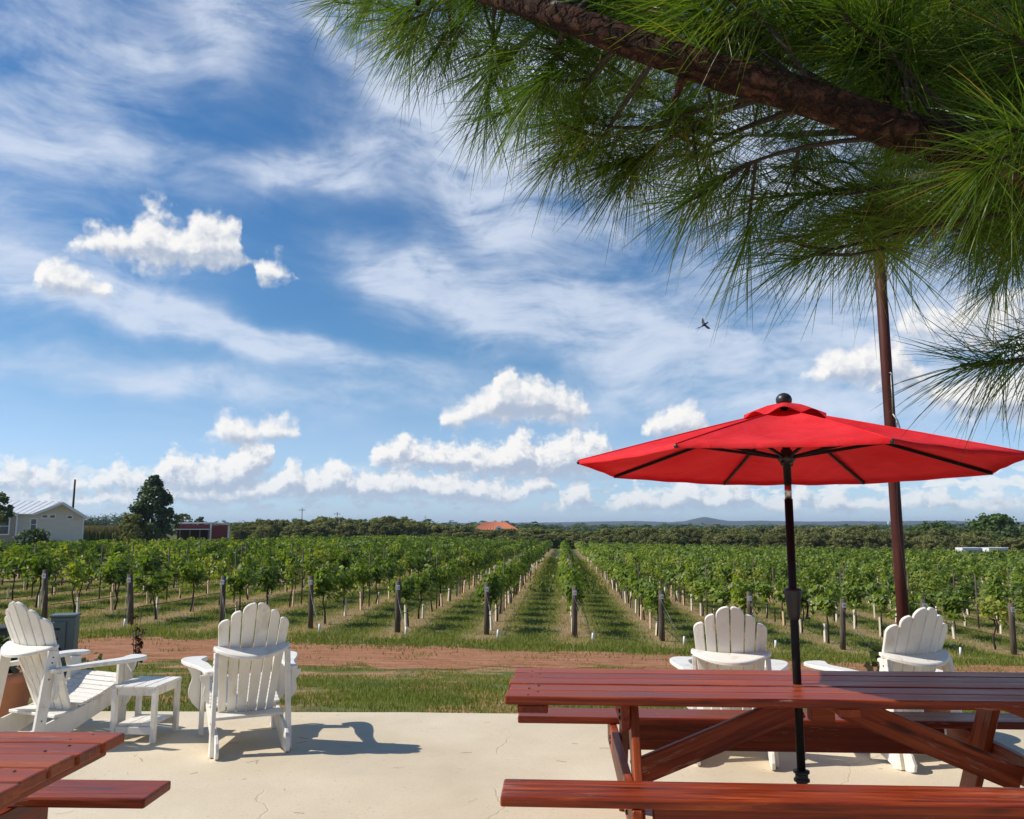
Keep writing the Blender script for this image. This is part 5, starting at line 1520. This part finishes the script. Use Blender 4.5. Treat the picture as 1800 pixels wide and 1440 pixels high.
# ================================================================== the pine overhead
def make_pine():
    g = np.random.default_rng(19); rr_ = random.Random(19)
    TX, TY = 3.35, 1.75
    t = empty('pine_tree', (TX, TY, 0)); tag(t, 'long needled pine whose rough limb hangs across the upper right sky', 'pine tree')
    off = Vector((TX, TY, 0))
    def loc(v): return Vector(v) - off
    tube('trunk', [(0, 0, -.1), (.03, 0, 1.2), (0, .02, 2.4), (-.04, .02, 4.0), (-.02, 0, 6.2), (0, 0, 8.4)], [.21, .18, .165, .14, .09, .02], M_BARK, t, 16)
    # main limb, bumpy bark tube
    key = [Vector((TX - .1, TY - .02, 1.92)), at(1950, 315, 1.62), at(1720, 282, 1.55), at(1560, 238, 1.52), at(1400, 165, 1.52), at(1200, 94, 1.55), at(1000, 34, 1.62), at(850, -8, 1.74), at(720, -60, 1.95), at(600, -120, 2.2), at(520, -190, 2.5)]
    rad = [.070, .050, .042, .037, .035, .032, .029, .025, .020, .014, .007]
    def resample(pts, rads, n):
        L = [0]
        for i in range(1, len(pts)): L.append(L[-1] + (pts[i] - pts[i - 1]).length)
        s = np.linspace(0, L[-1], n)
        P = [Vector([float(np.interp(q, L, [p[c] for p in pts])) for c in range(3)]) for q in s]
        return P, list(np.interp(s, L, rads))
    P, Rr = resample(key, rad, 70)
    for i in range(len(P)): P[i] += Vector((0, .012 * math.sin(i * .5), .010 * math.sin(i * .37 + 1)))
    V, F = tube_arrays([loc(p) for p in P], Rr, 16)
    V = [v + (v - loc(P[i // 16])) * (.30 * (fbm2(np.array([i % 16 * .9]), np.array([i // 16 * .8]), 3)[0] - .5)) for i, v in enumerate(V)]
    limb = mesh_obj('limb', V, F, M_BARK, t, True)
    for i in range(9):                        # bark plates and stubs
        q = P[12 + i * 6]; d = Vector((rr_.uniform(-.4, .2), rr_.uniform(-.6, .6), rr_.choice((-1, 1)))).normalized()
        tube('stub', [loc(q), loc(q + d * .085)], [.014, .006], M_BARK, limb, 6)
    # targets of side branches, as points in the tree's own space
    T = [(640, 18, 2.5), (715, 62, 2.36), (790, 92, 2.3), (880, 112, 2.22), (940, 60, 2.15), (965, 170, 2.2), (1015, 235, 2.12), (1035, 310, 2.15), (1128, 245, 1.98), (1100, 345, 2.2),
         (1240, 372, 1.9), (1190, 330, 2.3), (1320, 395, 2.1), (1395, 503, 1.86), (1455, 430, 2.2), (1500, 455, 2.05), (1565, 425, 2.3), (1650, 440, 2.2), (1735, 455, 2.3), (1795, 430, 2.0),
         (1300, 255, 2.4), (1450, 320, 2.5), (1600, 330, 2.5), (1700, 360, 2.2), (1200, 205, 2.5), (1550, 400, 3.0), (1650, 300, 3.2), (1780, 380, 2.9), (1120, 160, 2.7),
         (900, -30, 2.0), (1050, -20, 1.9), (1200, 5, 1.75), (1350, 30, 1.75), (1480, 60, 1.7), (1620, 110, 1.6), (1770, 238, 1.38), (1770, 70, 1.8), (1600, 20, 2.3), (1450, -10, 2.4), (1300, -40, 2.6), (1790, 320, 1.7), (1700, 10, 2.8), (1150, -50, 2.3), (1000, -90, 2.4), (820, -70, 2.2), (1560, 180, 2.6), (1720, 190, 2.5), (1320, 120, 2.5)]
    T += [(1320 + 60 * i + rr_.uniform(-40, 40), -90 - rr_.uniform(30, 300), rr_.uniform(1.3, 2.1)) for i in range(10)]  # these and the next are unseen boughs above, added for shade
    T += [(1350 + 80 * i + rr_.uniform(-40, 40), -420 - rr_.uniform(0, 400), rr_.uniform(1.2, 2.0)) for i in range(8)]
    T += [(1480, 20, 2.0), (1560, -30, 1.9), (1660, 40, 2.1), (1740, -10, 2.0), (1790, 130, 1.9), (1680, 150, 2.3), (1590, 90, 2.6), (1790, 30, 2.5), (1500, 150, 2.9), (1640, 200, 2.8), (1760, 280, 2.3), (1400, 90, 2.7), (1250, 60, 2.4), (1620, 380, 2.6), (1500, 370, 2.4), (1700, 420, 2.8), (1100, 10, 1.75), (1260, -20, 1.6), (1400, -10, 1.6), (1540, 30, 1.55), (1650, 60, 1.7), (1700, -40, 1.6), (1780, 60, 1.5), (1500, -60, 1.75), (1180, -60, 1.7)]
    shoots = []                               # (tip, direction, size)
    twig_V = []; twig_F = []
    def add_tube(path, rads, sides=5):
        V, F = tube_arrays([loc(p) for p in path], rads, sides, cap=False)
        o = len(twig_V); twig_V.extend(V); twig_F.extend([tuple(i + o for i in f) for f in F])
    def branch(tip, nside, low=False, start=None, sz=1.0):
        if start is None:
            # leave the limb a little nearer the trunk than the closest point
            j = min(range(len(P)), key=lambda i: (P[i] - tip).length); j = max(3, j - rr_.randint(4, 9)); start = P[j]
        mid = start * .45 + tip * .55 + Vector((rr_.uniform(-.04, .04), rr_.uniform(-.04, .04), rr_.uniform(.0, .07)))
        path = []
        for k in range(8):
            f = k / 7; path.append(start * (1 - f) ** 2 + mid * 2 * f * (1 - f) + tip * f * f)
        L = (tip - start).length
        add_tube(path, [max(.0025, .003 + .007 * min(1, L) * (1 - k / 7)) for k in range(8)], 6)
        d = (path[-1] - path[-2]).normalized()
        d = (d + Vector((-.35, rr_.uniform(-.2, .2), -.12))).normalized()
        shoots.append((tip, d, sz))
        for s in range(nside):
            f = rr_.uniform(.45, .97); k = min(6, int(f * 7)); q = path[k] + (path[k + 1] - path[k]) * (f * 7 - k)
            a = Vector((rr_.gauss(-.35, .6), rr_.gauss(0, .7), rr_.gauss(-.05, .5))).normalized()
            e = q + a * rr_.uniform(.06, .20)
            add_tube([q, q * .5 + e * .5 + Vector((0, 0, -.008)), e], [.0045, .004, .003], 5)
            shoots.append((e, (a + d * .5 + Vector((0, 0, -.15))).normalized(), sz * rr_.uniform(.8, 1.05)))
    for (px_, py_, Y_) in T:
        if py_ < -80:
            tp = at(px_, py_, Y_); branch(tp, 5, start=tp + Vector((rr_.uniform(.25, .5), rr_.uniform(-.2, .2), rr_.uniform(.05, .3)))); continue
        branch(at(px_, py_ - (0 if py_ < 200 else 45 * min(1, (py_ - 200) / 150)), Y_), 4)
    # the low branch reaching in from the right edge
    s0 = Vector((TX - .12, TY + .1, 1.72))
    tip = at(1688, 643, 1.9)
    m0 = at(1810, 632, 1.88)
    add_tube([s0, s0 * .5 + m0 * .5 + Vector((0, 0, .03)), m0, tip], [.02, .013, .007, .004], 6)
    shoots.append((tip, Vector((-1, .1, -.05)).normalized(), 1.0)); shoots.append((m0 * .45 + tip * .55, Vector((-.7, -.3, -.5)).normalized(), .95)); shoots.append((m0, Vector((-.5, .3, -.8)).normalized(), .9)); shoots.append((at(1825, 600, 1.9), Vector((-.9, 0, .2)).normalized(), .9))
    # branches above the picture: unseen crown shaped to shade foliage below and dim skylight
    tiers = [(Vector((TX, TY, 3.0)), 3.3), (Vector((TX, TY, 3.7)), 3.0), (Vector((TX, TY, 4.5)), 2.5), (Vector((TX, TY, 5.4)), 2.0), (Vector((TX, TY, 6.4)), 1.4), (Vector((TX, TY, 7.4)), .9)]
    for c, rad_ in tiers:
        nb = 11 if rad_ > 2 else 7
        for k in range(nb):
            a = 2 * math.pi * (k + rr_.uniform(-.3, .3)) / nb
            e = c + Vector((math.cos(a) * rad_ * rr_.uniform(.7, 1), math.sin(a) * rad_ * rr_.uniform(.7, 1), rr_.uniform(.2, .7)))
            m = c * .5 + e * .5 + Vector((0, 0, .12))
            add_tube([c, m, e], [.035, .022, .006], 6)
            for q in range(6):
                f = rr_.uniform(.3, 1); st = c * (1 - f) + e * f; st.z += .12 * math.sin(math.pi * f)
                tp = st + Vector((rr_.gauss(0, .32), rr_.gauss(0, .32), rr_.gauss(.05, .18)))
                # stay out of the picture
                v = tp - Vector((0, 0, EYE))
                if v.y > .2 and (v.z / v.y) < math.tan(R(34.5)) + .16 and abs(v.x / v.y) < .95: continue
                if tp.x < 1.5 + .25 * (tp.z - 3.0) and tp.y > -.4: continue  # left opened to sunlight; tufts behind the camera added to block sky light
                branch(tp, 3, start=st)
    twigs = mesh_obj('twigs', twig_V, twig_F, M_TWIG, t, True); twigs['kind'] = 'stuff'
    # needles
    B = []; D = []; Ln = []; Dr = []; Rn = []
    for (tip, d, sz) in shoots:
        n = int(92 * (1 if (tip.z - EYE) / max(tip.y, .1) < .8 else .6))
        dv = np.array(d); 
        a = unit(np.cross(dv, [0.3, .2, .9])); b = np.cross(dv, a)
        s = g.uniform(0, 1, n)                         # along the last part of the shoot
        base = np.array(tip) - dv * (.13 * (1 - s))[:, None]
        ang = np.clip(g.normal(1.02 - .62 * s, .26), .06, 1.7); ph = g.uniform(0, 2 * math.pi, n)
        dirs = np.cos(ang)[:, None] * dv + np.sin(ang)[:, None] * (np.cos(ph)[:, None] * a + np.sin(ph)[:, None] * b)
        B.append(base); D.append(dirs); Ln.append(g.uniform(.155, .235, n) * sz); Dr.append(g.uniform(.04, .27, n))
        h = rr_.gauss(.45, .16); Rn.append(np.clip(g.normal(h, .14, n), 0, .97) + (g.uniform(size=n) < .04) * .6)
    B = np.concatenate(B); D = unit(np.concatenate(D)); Ln = np.concatenate(Ln)[:, None]; Dr = np.concatenate(Dr)[:, None]; Rn = np.clip(np.concatenate(Rn), 0, 1)
    n = len(B)
    W = unit(np.cross(D, g.normal(size=(n, 3)))) * .00105
    down = np.array([0, 0, -1.0])
    rows = []
    for f, wf in ((0, 1.0), (.35, 1.0), (.7, .8), (1.0, .22)):
        c = B + D * Ln * f + down * (Dr * Ln * f * f) - np.array(off)
        rows.append(c - W * wf); rows.append(c + W * wf)
    V = np.stack(rows, 1).reshape(-1, 3)
    o8 = np.arange(n)[:, None] * 8
    F = np.concatenate([o8 + [[0, 1, 3, 2]], o8 + [[2, 3, 5, 4]], o8 + [[4, 5, 7, 6]]])
    nd = np_obj('needles', V, F, M_NEEDLE, t, np.repeat(Rn, 8)); nd['kind'] = 'stuff'
make_pine()

# needles shed on the concrete
def make_litter():
    g = np.random.default_rng(61); n = 130
    Y = 2.6 + 4.2 * g.uniform(size=n); X = g.uniform(-.75, .75, n) * Y
    a = g.uniform(0, 2 * math.pi, n); l = g.uniform(.03, .10, n); c = g.uniform(-.3, .3, n)
    V = []
    for f, w in ((0, .0007), (.5, .0009), (1, .0004)):
        th_ = a + c * f
        p = np.stack([X + np.cos(th_) * l * f, Y + np.sin(th_) * l * f, np.full(n, .004)], -1)
        q = np.stack([-np.sin(th_), np.cos(th_), 0 * a], -1) * w
        V += [p - q, p + q + [0, 0, .0012]]
    V = np.stack(V, 1).reshape(-1, 3); o6 = np.arange(n)[:, None] * 6
    F = np.concatenate([o6 + [[0, 1, 3, 2]], o6 + [[2, 3, 5, 4]]])
    o = np_obj('fallen_needles', V, F, M_DRYLEAF, None, g.uniform(.3, 1, n).repeat(6))
    tag(o, 'brown pine needles shed over the concrete patio', 'pine needles', kind='stuff')
make_litter()

# ================================================================== air
def make_haze():
    o = box('haze', (-7300, -150, -9), (7300, 7300, 60), M_GROUND)
    o.data.materials.clear()
    m = bpy.data.materials.new('haze'); m.use_nodes = True; t = NT(m.node_tree); t.n.clear()
    out = t.new('ShaderNodeOutputMaterial'); v = t.new('ShaderNodeVolumePrincipled')
    v.inputs['Color'].default_value = (.62, .76, 1.0, 1); v.inputs['Density'].default_value = HAZE; v.inputs['Anisotropy'].default_value = 0.15
    t.l.new(v.outputs[0], out.inputs['Volume']); o.data.materials.append(m)
    tag(o, 'thin blue haze over the far hills', 'haze', kind='stuff')
HAZE = 1.3e-4
make_haze()
